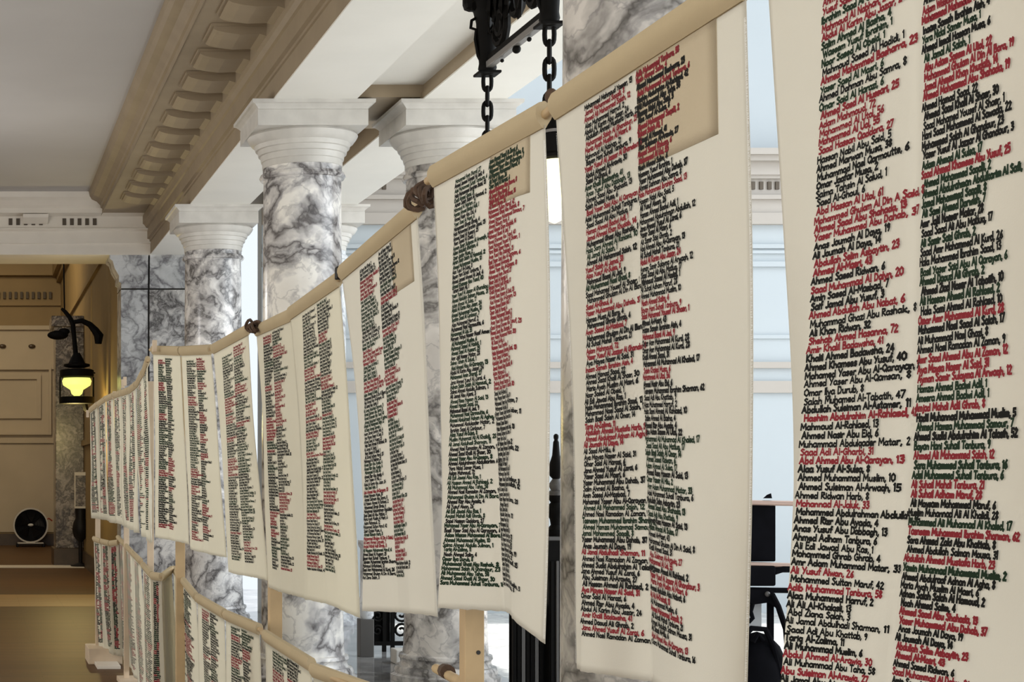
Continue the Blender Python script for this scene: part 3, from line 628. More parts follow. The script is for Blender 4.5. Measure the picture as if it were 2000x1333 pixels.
L4c = 'KRRKKKRRKKRKKGGKKRKKRRKGGKRRKGKKRRKKRKKRRKRKKKKKKKKRRRRKKKKKKKKKGKGGGKKRKKKKKRKKKRKRKKGKKKRRKK'
L4d = 'RRKRKKKKRRKKRRKKKKRKKKKKKKKKRKKKKKRRRKKRKKKKRRKKKKKKKKGGGGGKGGKKGGKGKKKRRKRRKRKRKKKRKKKGKGGGKKGG'
rg = np.random.RandomState(5)
scroll('wide muslin scroll second from the right with a doubled patch tinted for shade, red and black names',
       [[1086, 1143, 1241, 1330, 1456], [1112, 1146, 1250, 1335, 1468], [1126, 1141, 1262, 1340, 1464], [1131, 1130, 1272, 1340, 1456]], [0, .36, .68, 1.0],
       2.95, 2.20, 0.661, 0.661, ybot=[1306, 1312, 1333, 1375, 1420], seed=12, lines1=[(c, POOL[rg.randint(len(POOL))][1]) for c in L4c], lines2=[(c, POOL[rg.randint(len(POOL))][1]) for c in L4d],
       pitch=0.0107, stretch=(0.88, 0.95), patch=(0.50, 0.883, 0.0, 0.17), frayed=0.0035, nu=48, nv=70, wave=0.003, vstart=(0.012, 0.010))
g5a = [('G' if rg.rand() < 0.6 else 'K', POOL[rg.randint(len(POOL))][1]) for _ in range(92)]
g5b = [('G' if i < 6 else ('R' if i < 46 else 'K'), POOL[rg.randint(len(POOL))][1]) for i in range(92)]
D5 = [3.63, 3.49, 3.30, 3.14, 3.02]
scroll('muslin scroll third from the right, green left column beside a red block of names',
       [[847, 888, 946, 1003, 1064], [858, 884, 953, 1004, 1074], [861, 876, 970, 1004, 1074], [860, 861, 985, 1003, 1062]], [0, .33, .68, 1.0],
       3.63, 3.02, 0.658, 0.6625, ybot=[1187, 1189, 1195, 1208, 1258], seed=13, D=[D5, D5, [3.63, 3.5, 3.32, 3.13, 3.0], [3.63, 3.52, 3.36, 3.18, 2.97]], lines1=g5a, lines2=g5b,
       pitch=0.0102, stretch=(0.84, 0.92), patch=(0.56, 0.89, 0.0, 0.12), frayed=0.0035, nu=44, nv=66, vstart=(0.016, 0.012))
scroll('muslin scroll fourth from the right with pale blank right half and small doubled patch tinted for shade',
       [[668, 702, 738, 770, 815], [694, 711, 752, 780, 832], [706, 713, 768, 789, 846], [712, 712, 780, 797, 857]], [0, .33, .68, 1.0],
       5.06, 4.05, 0.62, 0.655, ybot=[1192, 1194, 1197, 1199, 1205], seed=14, pitch=0.0112, mix=(0.45, 0.27, 0.28), stretch=(0.80, 0.86), patch=(0.70, 0.93, 0.0, 0.15), frayed=0.0035, vstart=(0.018, 0.012))
scroll('muslin scroll fifth from the right, dense dark columns, by a pale blue gap',
       [[567, 591, 618, 643, 663], [584, 597, 626, 654, 680], [592, 600, 631, 658, 692], [597, 602, 635, 663, 702]], [0, .33, .68, 1.0],
       6.15, 5.22, 0.60, 0.62, ybot=[1170, 1173, 1180, 1190, 1208], seed=15, pitch=0.0115, m='cloth_b', mix=(0.5, 0.27, 0.23), stretch=(0.84, 0.9), vstart=(0.018, 0.012))
scroll('muslin scroll sixth from the right, cream blank strip on its right side',
       [[501, 514, 531, 551, 570], [514, 520, 538, 557, 583], [520, 525, 545, 565, 592], [525, 530, 551, 572, 598]], [0, .33, .68, 1.0],
       6.98, 6.19, 0.608, 0.60, ybot=[1148, 1152, 1158, 1163, 1172], seed=16, pitch=0.0120, m='cloth_b', mix=(0.5, 0.27, 0.23), stretch=(0.84, 0.9), vstart=(0.018, 0.012))
scroll('muslin scroll seventh from the right, green and red names, just left of a marble sliver',
       [[417, 433, 455, 475, 485], [430, 441, 462, 482, 494], [440, 447, 471, 490, 508], [448, 453, 480, 497, 523]], [0, .33, .68, 1.0],
       7.90, 7.08, 0.60, 0.622, ybot=[1118, 1121, 1126, 1129, 1135], seed=17, pitch=0.0122, m='cloth_b', mix=(0.45, 0.35, 0.2), stretch=(0.84, 0.9), vstart=(0.04, 0.02))
scroll('muslin scroll eighth from the right, at the pole bend by the far column',
       [[354, 364, 383, 398, 412], [360, 369, 389, 402, 424], [366, 373, 393, 406, 434], [371, 376, 397, 410, 443]], [0, .33, .68, 1.0],
       8.55, 7.93, 0.639, 0.60, ybot=[1072, 1075, 1080, 1084, 1090], seed=18, pitch=0.0122, m='cloth_b', mix=(0.45, 0.3, 0.25), stretch=(0.84, 0.9), vstart=(0.03, 0.02))
scroll('muslin scroll ninth from the right, left end of the level pole before the marble joint',
       [[299, 309, 322, 335, 352], [302, 311, 327, 339, 358], [304, 311, 328, 341, 364], [305, 309, 329, 344, 369]], [0, .33, .68, 1.0],
       9.10, 8.55, 0.685, 0.639, ybot=[1050, 1052, 1055, 1058, 1064], seed=19, pitch=0.0122, m='cloth_b', mix=(0.45, 0.3, 0.25), stretch=(0.84, 0.9), vstart=(0.03, 0.02))

# far cluster of the upper row
FX = [289, 280, 266, 252, 237, 222, 207, 191, 175]
FY = [704, 728, 752, 763, 768, 773, 779, 790, 802]
FD = [9.3, 9.9, 10.9, 11.5, 12.2, 12.9, 13.5, 14.1, 14.7]
ordn = ['first', 'second', 'third', 'fourth', 'fifth', 'sixth', 'seventh', 'eighth', 'ninth']
for i in range(8):
    xr, xl = FX[i]-0.6, FX[i+1]+0.8; Dl, Dr = FD[i+1]*0.995, FD[i]*1.005
    zl, zr = (VY-FY[i+1])*Dl/F, (VY-FY[i])*Dr/F
    ww = xr-xl
    row = [xl, xl+ww*0.10, xl+ww*0.40, xl+ww*0.66, xr]
    dx = 4+1.5*math.sin(i*2.1)
    scroll('narrow distant muslin scroll, %s from the left end of the upper row' % ordn[7-i],
           [row, [x+dx*(0.4+0.6*k/4) for k, x in enumerate(row)], [x+dx*(1.3+0.7*k/4) for k, x in enumerate(row)]], [0, .5, 1], Dl, Dr, zl, zr, zbot=(-0.395-0.008*math.sin(i*3), -0.40), seed=30+i,
           detail=False, m='cloth_b', pitch=0.0125, nu=16, nv=24, mix=(0.45, 0.3, 0.25), stretch=(0.9, 0.9), wave=0.012)

# ---------------------------------------------------------------- the lower row
LOW = [  # x left, y, D, x right, y, D, label
    (612, 1309, 5.45, 718, 1348, 4.93, 'short-looking muslin scroll at the bottom edge, first from the right in the lower row'),
    (518, 1242, 6.63, 609, 1300, 5.50, 'muslin scroll second from the right in the lower row, red and dark names'),
    (441, 1202, 7.53, 507, 1230, 6.85, 'muslin scroll third from the right in the lower row, beside the pole joint'),
    (386, 1169, 8.28, 438, 1200, 7.57, 'muslin scroll fourth from the right in the lower row, below the grey marble'),
    (339, 1113, 10.15, 383, 1167, 8.32, 'muslin scroll fifth from the right in the lower row, hung from the raised pole tip'),
    (316, 1128, 9.80, 335, 1114, 9.95, 'muslin scroll in the dip of the lower pole, left of the raised pole tip'),
    (297, 1125, 10.0, 315, 1128, 9.80, 'muslin scroll in the dip of the lower pole, second from the raised tip'),
    (279, 1105, 10.85, 296, 1124, 10.05, 'muslin scroll in the dip of the lower pole, third from the raised tip'),
    (260, 1083, 12.3, 275, 1098, 11.1, 'narrow muslin scroll on the sloping lower pole, nearest the pole dip'),
    (244, 1065, 13.5, 259, 1082, 12.4, 'narrow muslin scroll on the sloping lower pole, middle one'),
    (230, 1051, 14.5, 243, 1064, 13.6, 'narrow muslin scroll on the sloping lower pole, farthest up'),
    (215, 1062, 14.3, 231, 1060, 14.2, 'muslin scroll third from the left end of the lower row'),
    (198, 1058, 14.6, 214, 1062, 14.3, 'muslin scroll second from the left end of the lower row'),
    (183, 1053, 14.9, 197, 1058, 14.6, 'leftmost muslin scroll of the lower row, above the pale wooden foot'),
]
for i, (xl, yl, Dl, xr, yr, Dr, lab) in enumerate(LOW):
    ww = xr-xl
    row = [xl, xl+ww*0.16, xl+ww*0.46, xl+ww*0.72, xr]
    dx = (8 if i < 6 else 5)+2*math.sin(i*1.7)
    zl, zr = (VY-yl)*Dl/F, (VY-yr)*Dr/F
    scroll(lab, [row, [x+dx*(0.4+0.6*k/4) for k, x in enumerate(row)], [x+dx*(1.2+0.8*k/4) for k, x in enumerate(row)]], [0, .5, 1], Dl, Dr, zl, zr, zbot=(-1.585+0.012*math.sin(i*2), -1.59), seed=60+i,
           detail=i < 6, m='cloth_b', pitch=0.0122, nu=20, nv=30, group='scrolls of the lower row', mix=(0.46, 0.24, 0.30), stretch=(0.88, 0.9), wave=0.008)

# ---------------------------------------------------------------- wooden frames that carry the scrolls
def pole_pts(lst): return [P(x, y, D) for x, y, D in lst]
def post(root, x, D, ztop, sz=0.046, dx=0.0, m='pine'):
    X = XW(x, D)+dx
    MB().box(X-sz/2, X+sz/2, D-sz/2, D+sz/2, 0.03, ztop).build('post', m, root, bevel=0.003)
def foot(root, X, D, w_=0.34, d_=0.10, h=0.04):
    MB().box(X-w_/2, X+w_/2, D-d_/2, D+d_/2, 0.0, h).build('foot', 'pine_light', root, bevel=0.004)
def frame_root(label): return empty('display_frame', label, 'frame', (0, 0, 0), 'wooden frames of the scroll row')
def tube_part(name, pts, r, m, root, n=10): return MB().tube(pts, r, n).build(name, m, root, smooth=True)
def pole3(root, pl, r=0.0125):
    P0 = [(X, D, ZC+z) for X, D, z in pl]
    return tube_part('pole', P0, r*0.8, 'pine', root)
def xz(x, D, z): return (XW(x, D), D, z)

fr1 = frame_root('pine frame carrying the largest scroll at the right edge')
pole3(fr1, [(1.052, 2.26, 0.667), (1.05, 1.40, 0.667)], 0.012)
post(fr1, 2060, 1.62, ZC+0.70, dx=0.06); foot(fr1, XW(2060, 1.62)+0.06, 1.62)
post(fr1, 1260, 2.72, ZC+0.70, dx=0.05); foot(fr1, XW(1260, 2.72)+0.05, 2.72)
fr2 = frame_root('pine frame carrying the second and third scrolls from the right')
pole3(fr2, [xz(836, 3.68, 0.657), xz(1068, 3.02, 0.663), xz(1085, 2.95, 0.661), xz(1450, 2.215, 0.661)], 0.0125)
MB().box(XW(922, 3.72)-0.022, XW(922, 3.72)+0.022, 3.70, 3.745, 0.03, ZC+0.66).build('post', 'pine', fr2, bevel=0.002)
tube_part('knot_hole', [(XW(922, 3.72)+0.008, 3.6985, ZC-0.405), (XW(922, 3.72)+0.008, 3.705, ZC-0.405)], 0.005, 'joint', fr2)
foot(fr2, XW(922, 3.72), 3.72)
MB().ball((XW(1071, 2.98), 2.965, ZC+0.683), 0.013, 0.9, 0.9, 1.1).build('pole_cap', 'rope', fr2, smooth=True)
pole3(fr2, [xz(852, 5.45, -0.65), xz(905, 4.75, -0.61), xz(962, 4.2, -0.60)], 0.020)
tube_part('pole_joint', [P(869, 1311, 5.2), P(875, 1314, 5.1)], 0.024, 'rope', fr2)
fr3 = frame_root('pine frame carrying the fourth to seventh scrolls from the right')
pole3(fr3, [xz(415, 7.92, 0.60), xz(485, 7.08, 0.622), xz(501, 6.98, 0.608), xz(569, 6.17, 0.60), xz(663, 5.22, 0.62), xz(668, 5.06, 0.62), xz(815, 4.05, 0.655), xz(826, 3.93, 0.657)], 0.0125)
post(fr3, 537, 7.05, ZC+0.60, 0.054); foot(fr3, XW(537, 7.05), 7.05)
pole3(fr3, [xz(512, 6.72, -0.655), xz(609, 5.5, -0.655), xz(735, 4.75, -0.65)], 0.0125)
# jute lashings
rr = random.Random(4)
for (x, D, z, n, R) in ((829, 3.84, 0.652, 6, 0.022), (497, 6.85, 0.615, 4, 0.020)):
    b = MB()
    for k in range(n):
        c = np.array((XW(x+(k-n/2)*3.0, D), D-(k-n/2)*0.016, ZC+z+rr.uniform(-0.008, 0.012)))
        pts = [c+np.array((R*math.cos(a)*0.9, 0.012*math.sin(2*a+k), R*math.sin(a)*rr.uniform(0.8, 1.2))) for a in np.linspace(0, 6.28, 13)[:-1]]
        b.tube(pts, 0.0065, 6, closed=True)
    b.build('rope_lashing', 'rope', fr3, smooth=True)
MB().box(XW(667, 5.16)-0.02, XW(667, 5.16)+0.02, 5.13, 5.17, ZC+0.61, ZC+0.65).build('pole_clip', 'iron', fr3, bevel=0.004)
fr4 = frame_root('pine frame carrying the eighth and ninth scrolls from the right')
pole3(fr4, [xz(294, 9.15, 0.69), xz(352, 8.55, 0.639), xz(412, 7.93, 0.60)], 0.0125)
post(fr4, 352, 9.3, ZC+0.66, 0.05); foot(fr4, XW(352, 9.3), 9.3)
pole3(fr4, [xz(337, 10.2, -0.595), xz(384, 8.3, -0.63), xz(439, 7.55, -0.651), xz(510, 6.82, -0.653)], 0.0125)
fr5 = frame_root('pine frame in the middle distance, its upper pole rising towards the lamp')
pole3(fr5, [xz(FX[i], FD[i], (VY-FY[i])*FD[i]/F) for i in range(5)], 0.012)
post(fr5, 294, 10.7, ZC+0.60, 0.04, m='pine_light'); foot(fr5, XW(294, 10.7), 10.7)
pole3(fr5, [xz(277, 10.95, -0.61), xz(296, 10.0, -0.625), xz(315, 9.8, -0.62), xz(336, 9.92, -0.58)], 0.0125)
pole3(fr5, [xz(228, 14.6, -0.57), xz(243, 13.6, -0.59), xz(259, 12.4, -0.608), xz(276, 11.05, -0.60)], 0.0125)
post(fr5, 247, 13.3, ZC+0.58, 0.042, m='pine_light'); foot(fr5, XW(250, 13.3), 13.3, 0.16, 0.3)
fr6 = frame_root('pine frame at the far left end with a pale block foot on the wooden floor')
pole3(fr6, [xz(FX[i], FD[i], (VY-FY[i])*FD[i]/F) for i in range(5, 9)], 0.012)
post(fr6, 191, 14.85, ZC+0.575, 0.044, m='pine_light')
pole3(fr6, [xz(182, 14.95, -0.597), xz(197, 14.6, -0.607), xz(214, 14.3, -0.61), xz(232, 14.2, -0.6)], 0.0125)
MB().box(XW(172, 14.6), XW(238, 14.6), 14.55, 15.0, 0.0, 0.14).build('foot', 'pine_light', fr6, bevel=0.006)
MB().box(XW(190, 14.2), XW(236, 14.2), 14.2, 14.55, 0.0, 0.03).build('foot', 'threshold', fr6, bevel=0.004)
for q, (x, y, D) in enumerate(((171, 806, 14.75), (223, 770, 12.85), (240, 747, 12.2), (302, 672, 8.9), (244, 742, 12.0))):
    MB().box(P(x, y, D)[0]-0.012, P(x, y, D)[0]+0.012, D-0.012, D+0.012, P(x, y, D)[2]-0.045, P(x, y, D)[2]+0.02).build('post_tip', 'pine_light', fr6 if D > 12.5 else (fr5 if D > 10 else fr4), bevel=0.002)

# ---------------------------------------------------------------- hanging iron lantern
lan = empty('hanging_lantern', 'ornate black wrought iron lantern hung on chains between the marble columns', 'lantern', (0, 0, 0))
LX0, LY0, LY1, LZ = 2.76, 7.9, 8.86, ZC+2.20
def chain(x, y, z0, z1, root, link=0.10):
    n = max(1, int(round((z0-z1)/(link*0.78)))); st = (z0-z1)/n
    for k in range(n):
        c = np.array((x, y, z0-(k+0.5)*st)); hw, hh = link*0.22, st*0.62
        pts = []
        for a in np.linspace(0, 2*math.pi, 17)[:-1]:
            ca, sa = math.cos(a), math.sin(a)
            e = hw*np.sign(ca)*abs(ca)**0.7; zz = hh*np.sign(sa)*abs(sa)**0.7
            pts.append(c+(np.array((e, 0, zz)) if k % 2 == 0 else np.array((e*0.35, e, zz))))
        MB().tube(pts, link*0.11, 6, closed=True).build('chain_link', 'iron', root, smooth=True)
def lamp(x, y, ztop, root, R=0.11):
    MB().lathe([(0.006, 0), (0.012, -0.015), (0.045, -0.06), (0.052, -0.075), (0.04, -0.078)], 16, (x, y, ztop)).build('lamp_cap', 'iron', root, smooth=True)
    MB().lathe([(0.045, -0.078), (0.045, -0.095)], 16, (x, y, ztop)).build('lamp_collar', 'iron_bar', root, smooth=True)
    MB().lathe([(0.055, -0.095), (0.065, -0.105), (0.065, -0.19), (0.075, -0.20), (0.075, -0.215), (0.06, -0.225)], 16, (x, y, ztop)).build('lamp_holder', 'iron', root, smooth=True)
    pr = [(0.06, -0.225), (R*0.9, -0.26), (R, -0.33), (R*0.92, -0.40), (R*0.65, -0.47), (R*0.3, -0.515), (0.005, -0.53)]
    MB().lathe(pr, 20, (x, y, ztop)).build('glass_globe', 'globe', root, smooth=True)
# lower bar between the two hangers
cy = (LY0+LY1)/2
MB().box(LX0-0.02, LX0+0.02, LY0-0.012, LY1+0.012, LZ-0.015, LZ+0.02).build('frame_bar', 'iron_bar', lan, bevel=0.004)
MB().box(LX0-0.012, LX0+0.03, LY0, LY1, LZ+0.02, LZ+0.055).build('frame_bar', 'iron', lan, bevel=0.004)
for t, rb in ((0.30, 0.012), (0.50, 0.022), (0.74, 0.010)):
    MB().ball((LX0, LY0+(LY1-LY0)*t, LZ-0.03), rb).build('iron_bead', 'iron', lan, smooth=True)
for y in (LY0, LY1):
    x = LX0
    MB().lathe([(0.03, -0.05), (0.05, -0.01), (0.045, 0.02), (0.05, 0.10), (0.058, 0.16), (0.06, 0.24), (0.075, 0.30), (0.095, 0.335), (0.10, 0.36), (0.07, 0.37), (0.05, 0.62)], 12, (x, y, LZ)).build('corner_post', 'iron', lan, smooth=True)
    b = MB(); b.box(x-0.13, x+0.10, y-0.05, y+0.05, LZ+0.30, LZ+0.62); b.build('corner_block', 'iron', lan, bevel=0.035)
    MB().tube([(x-0.05, y, LZ+0.27), (x-0.085, y, LZ+0.25), (x-0.09, y, LZ+0.21), (x-0.06, y, LZ+0.20), (x-0.065, y, LZ+0.15), (x-0.05, y, LZ+0.06), (x-0.03, y, LZ+0.02)], 0.009, 6).build('scroll_ornament', 'iron', lan, smooth=True)
    MB().box(x-0.06, x+0.06, y-0.06, y+0.06, LZ-0.045, LZ-0.03).build('drip_plate', 'iron', lan, bevel=0.005)
def spiral(p0, e1, e2, R, turns, n=18, flip=1):
    return [tuple(np.array(p0)+R*(1-0.75*i/n)*(np.array(e1)*math.cos(turns*2*math.pi*i/n)+flip*np.array(e2)*math.sin(turns*2*math.pi*i/n))) for i in range(n+1)]
for (py, pz, R, fl) in ((LY0+0.22, 0.20, 0.12, 1), (LY1-0.24, 0.16, 0.11, -1), (cy, 0.24, 0.14, 1), (LY0+0.24, 0.48, 0.15, -1), (LY1-0.22, 0.44, 0.16, 1), (cy-0.05, 0.5, 0.17, 1), (LY1-0.12, 0.22, 0.10, 1)):
    MB().tube(spiral((LX0, py, LZ+pz), (0, 1, 0), (0, 0, 1), R, 1.6, flip=fl), 0.022, 6).build('scroll_ornament', 'iron', lan, smooth=True)
for k in range(9):
    t = (k+0.7)/9.4; yy = LY0+(LY1-LY0)*t; hh = 0.55+0.12*math.sin(k*2.3); lw = 0.075; z0 = 0.10+0.06*((k*5) % 3)
    MB().add([(LX0-0.02, yy-lw*0.4, LZ+z0), (LX0-0.02, yy+lw*0.4, LZ+z0), (LX0-0.035, yy+lw*1.2, LZ+hh*0.55), (LX0, yy, LZ+hh+0.1), (LX0-0.035, yy-lw*1.2, LZ+hh*0.55), (LX0+0.02, yy, LZ+hh*0.5)],
             [(0, 1, 5), (1, 2, 5), (2, 3, 5), (3, 4, 5), (4, 0, 5)]).build('iron_leaf', 'iron', lan, fixn=False)
b = MB(); b.box(LX0-0.03, LX0+0.05, LY0+0.16, LY1-0.14, LZ+0.34, LZ+0.70); b.build('lantern_core', 'iron', lan, bevel=0.03)
MB().lathe([(0.09, 0.68), (0.05, 0.72), (0.03, 0.74), (0.05, 0.76), (0.10, BZ-LZ-0.012)], 12, (LX0, cy, LZ)).build('ceiling_stem', 'iron', lan, smooth=True)
chain(LX0, LY0, LZ-0.04, LZ-0.46, lan, 0.105); lamp(LX0+0.025, LY0, LZ-0.465, lan)
chain(LX0, LY1, LZ-0.04, LZ-0.52, lan, 0.10); lamp(LX0, LY1, LZ-0.525, lan)

# ---------------------------------------------------------------- wall lamp in the corridor
DW = 25.0
wl = empty('corridor_lamp', 'black wrought iron lamp with a glowing yellow glass and curling arms, far left corridor', 'lamp', (0, 0, 0))
def W(x, y, dd=0): return P(x, y, DW+dd)
MB().tube([W(120, 603), W(127, 609), W(136, 620), W(142, 632), W(145, 660), W(148, 695)], [0.02, 0.03, 0.035, 0.04, 0.035, 0.04], 8).build('stem', 'iron', wl, smooth=True)
MB().tube([W(141, 630), W(160, 627), W(175, 634), W(186, 646), W(193, 656), W(192, 672)], [0.03, 0.04, 0.045, 0.06, 0.075, 0.05], 8).build('arm', 'iron', wl, smooth=True)
MB().ball(W(113, 655), 0.13, 1.25, 0.6, 0.55).build('iron_leaf', 'iron', wl, smooth=True)
MB().ball(W(125, 648), 0.09, 1.0, 0.6, 0.6).build('iron_leaf', 'iron', wl, smooth=True)
c = W(150, 0)[0]
MB().lathe([(0.05, W(0, 690)[2]), (0.10, W(0, 702)[2]), (0.13, W(0, 710)[2]), (0.20, W(0, 712)[2]), (0.20, W(0, 716)[2]), (0.12, W(0, 719)[2])], 16, (c, DW, 0)).build('lamp_cap', 'iron', wl, smooth=True)
MB().lathe([(0.23, W(0, 722)[2]), (0.26, W(0, 724)[2]), (0.26, W(0, 736)[2]), (0.22, W(0, 739)[2])], 20, (c, DW, 0)).build('lamp_holder', 'iron', wl, smooth=True)
MB().tube([W(172, 728), W(186, 729)], [0.03, 0.01], 6).build('thumb_screw', 'iron', wl, smooth=True)
MB().lathe([(0.10, W(0, 737)[2]), (0.20, W(0, 738)[2]), (0.225, W(0, 745)[2]), (0.21, W(0, 753)[2]), (0.15, W(0, 758)[2]), (0.10, W(0, 762)[2]), (0.08, W(0, 770)[2]), (0.04, W(0, 774)[2]), (0.003, W(0, 775)[2])], 20, (c, DW, 0)).build('glass_globe', 'globe_far', wl, smooth=True)
for k in range(2):
    a = math.pi*k+0.05; rx = 0.255
    MB().tube([(c+rx*math.cos(a), DW+rx*math.sin(a), W(0, 737)[2]), (c+rx*math.cos(a), DW+rx*math.sin(a), W(0, 776)[2])], 0.014, 6).build('cage_bar', 'iron', wl, smooth=True)
MB().lathe([(0.20, W(0, 775)[2]), (0.27, W(0, 776)[2]), (0.27, W(0, 789)[2]), (0.21, W(0, 790)[2])], 20, (c, DW, 0)).build('lower_ring', 'iron', wl, smooth=True)
MB().tube([W(165, 788), W(168, 800), W(172, 806)], [0.05, 0.045, 0.02], 6).build('scroll_ornament', 'iron', wl, smooth=True)
MB().tube([W(126, 609), (W(122, 0)[0], DW, 6.0), (W(122, 0)[0], DW, 8.19)], 0.012, 6).build('hanging_rod', 'iron', wl, smooth=True)

# ---------------------------------------------------------------- floor fan, sign stand
DFN = 37.7
fan = empty('floor_fan', 'round black drum fan with a pale rim on the floor against the far wall', 'fan', (XW(60, DFN), DFN, 0))
fan.location = (0, 0, 0)
fx, fz = XW(60, DFN), 0.50
def ringY(R0, R1, y0, y1, n=32):
    v = []; f = []
    for (R, y) in ((R0, y0), (R1, y0), (R1, y1), (R0, y1)):
        for k in range(n): a = 2*math.pi*k/n; v.append((fx+R*math.cos(a), y, fz+R*math.sin(a)))
    for i in range(4):
        j = (i+1) % 4
        for k in range(n): k2 = (k+1) % n; f.append((i*n+k, i*n+k2, j*n+k2, j*n+k))
    return MB().add(v, f)
ringY(0.37, 0.405, DFN-0.02, DFN+0.03).build('front_rim', 'fan_rim', fan, smooth=True)
ringY(0.36, 0.395, DFN+0.02, DFN+0.36).build('drum', 'fan_dark', fan, smooth=True)
ringY(0.001, 0.37, DFN+0.33, DFN+0.35).build('back_plate', 'fan_dark', fan)
for k in range(5):
    a = 2*math.pi*k/5+0.3
    v = [(fx+0.07*math.cos(a-0.3), DFN+0.14, fz+0.07*math.sin(a-0.3)), (fx+0.33*math.cos(a-0.42), DFN+0.12, fz+0.33*math.sin(a-0.42)), (fx+0.33*math.cos(a+0.42), DFN+0.20, fz+0.33*math.sin(a+0.42)), (fx+0.07*math.cos(a+0.3), DFN+0.18, fz+0.07*math.sin(a+0.3))]
    v += [(x, y+0.012, z) for x, y, z in v]
    MB().add(v, [(0, 1, 2, 3), (7, 6, 5, 4), (0, 4, 5, 1), (1, 5, 6, 2), (2, 6, 7, 3), (3, 7, 4, 0)]).build('blade', 'fan_dark', fan)
b = MB()
for R in (0.10, 0.16, 0.22, 0.28, 0.33):
    b.tube([(fx+R*math.cos(a), DFN+0.0, fz+R*math.sin(a)) for a in np.linspace(0, 2*math.pi, 29)[:-1]], 0.0035, 4, closed=True)
for k in range(8):
    a = math.pi*k/4; b.tube([(fx, DFN, fz), (fx+0.36*math.cos(a), DFN, fz+0.36*math.sin(a))], 0.0035, 4)
b.build('front_grille', 'fan_dark', fan)
MB().ball((fx, DFN-0.01, fz+0.01), 0.055, 1.2, 0.4, 0.6).build('hub_badge', 'fan_hub', fan, smooth=True)
b = MB(); b.box(fx-0.30, fx+0.30, DFN-0.03, DFN+0.36, 0.075, 0.105); b.build('base_plate', 'fan_rim', fan, bevel=0.01)
for sx in (-0.33, 0.27):
    MB().box(fx+sx, fx+sx+0.06, DFN-0.02, DFN+0.36, 0.0, 0.085).build('foot', 'fan_dark', fan, bevel=0.01)
MB().tube([(fx+0.36, DFN+0.1, 0.62), (fx+0.42, DFN+0.1, 0.66), (fx+0.50, DFN+0.12, 0.60)], 0.018, 6).build('red_switch', mat('red_plastic', (0.35, 0.04, 0.02)), fan, smooth=True)

DS = 29.75
st = empty('sign_stand', 'black floor stand topped by a pale notice panel, in front of the far marble pilaster', 'stand')
sx_ = XW(157, DS)
MB().lathe([(0.17, 0.0), (0.18, 0.03), (0.10, 0.05), (0.035, 0.08), (0.035, 0.45), (0.12, 0.55), (0.15, 0.68), (0.13, 0.80), (0.09, 0.88), (0.10, 1.06)], 16, (sx_, DS, 0)).build('body', 'fan_dark', st, smooth=True)
MB().box(sx_-0.11, sx_+0.13, DS-0.02, DS+0.0, 1.06, 1.72).build('notice_panel', 'threshold', st, bevel=0.006)
MB().box(sx_-0.09, sx_+0.11, DS-0.024, DS-0.018, 1.10, 1.66).build('notice', 'marble_brown', st)

# ---------------------------------------------------------------- ironwork in the atrium
DN = 9.6
nw = empty('newel_post', 'black fluted iron newel post with a turned finial, between the third scroll and near column', 'newel post')
nx_ = XW(1086, DN)
def zn(y): return ZC+(VY-y)*DN/F
pr = [(1083, 848, 0.006), (0, 851, 0.014), (0, 856, 0.014), (0, 860, 0.010), (0, 864, 0.016), (0, 890, 0.022), (0, 903, 0.034), (0, 912, 0.040), (0, 930, 0.036), (0, 936, 0.020)]
MB().lathe([(r, zn(y)) for _, y, r in reversed(pr)], 16, (nx_, DN, 0)).build('finial', 'iron', nw, smooth=True)
MB().lathe([(0.045, zn(968)), (0.048, zn(962)), (0.030, zn(958)), (0.040, zn(950)), (0.036, zn(944)), (0.020, zn(936))], 16, (nx_, DN, 0)).build('collar', 'iron_grey', nw, smooth=True)
MB().lathe([(0.048, zn(1048)), (0.052, zn(1035)), (0.03, zn(1026)), (0.035, zn(1015)), (0.055, zn(1000)), (0.05, zn(990)), (0.03, zn(982)), (0.045, zn(974)), (0.045, zn(968))], 16, (nx_, DN, 0)).build('turned_neck', 'iron', nw, smooth=True)
MB().box(nx_-0.065, nx_+0.065, DN-0.065, DN+0.065, zn(1056), zn(1048)).build('collar', 'iron_grey', nw, bevel=0.004)
MB().box(nx_-0.062, nx_+0.062, DN-0.062, DN+0.062, 0.25, zn(1056)).build('shaft', 'iron', nw)
for k in range(4):
    MB().box(nx_-0.056+k*0.032, nx_-0.040+k*0.032, DN-0.072, DN-0.06, 0.3, zn(1095)).build('flute', 'iron_grey' if k % 2 else 'iron', nw, bevel=0.003)
MB().box(nx_-0.09, nx_+0.09, DN-0.09, DN+0.09, 0, 0.25).build('plinth', 'iron', nw, bevel=0.01)
gp = empty('iron_balustrade', 'black iron balustrade of close upright bars left of the newel post', 'railing')
xr_ = nx_-0.066; xl_ = XW(1000, DN)
MB().box(xl_, xr_, DN-0.03, DN+0.03, zn(1195), zn(1180)).build('handrail', 'iron', gp, bevel=0.006)
MB().box(xl_, xr_, DN-0.03, DN+0.03, 0.02, 0.07).build('bottom_rail', 'iron', gp, bevel=0.006)
k = 0; xx = xl_+0.012
while xx < xr_-0.01:
    MB().box(xx-0.010, xx+0.010, DN-0.012, DN+0.012, 0.06, zn(1190)).build('baluster', 'iron_grey' if k % 3 == 2 else 'iron', gp); xx += 0.026; k += 1
MB().box(xl_, xr_, DN+0.04, DN+0.055, 0.05, zn(1190)).build('backing_panel', 'iron', gp)

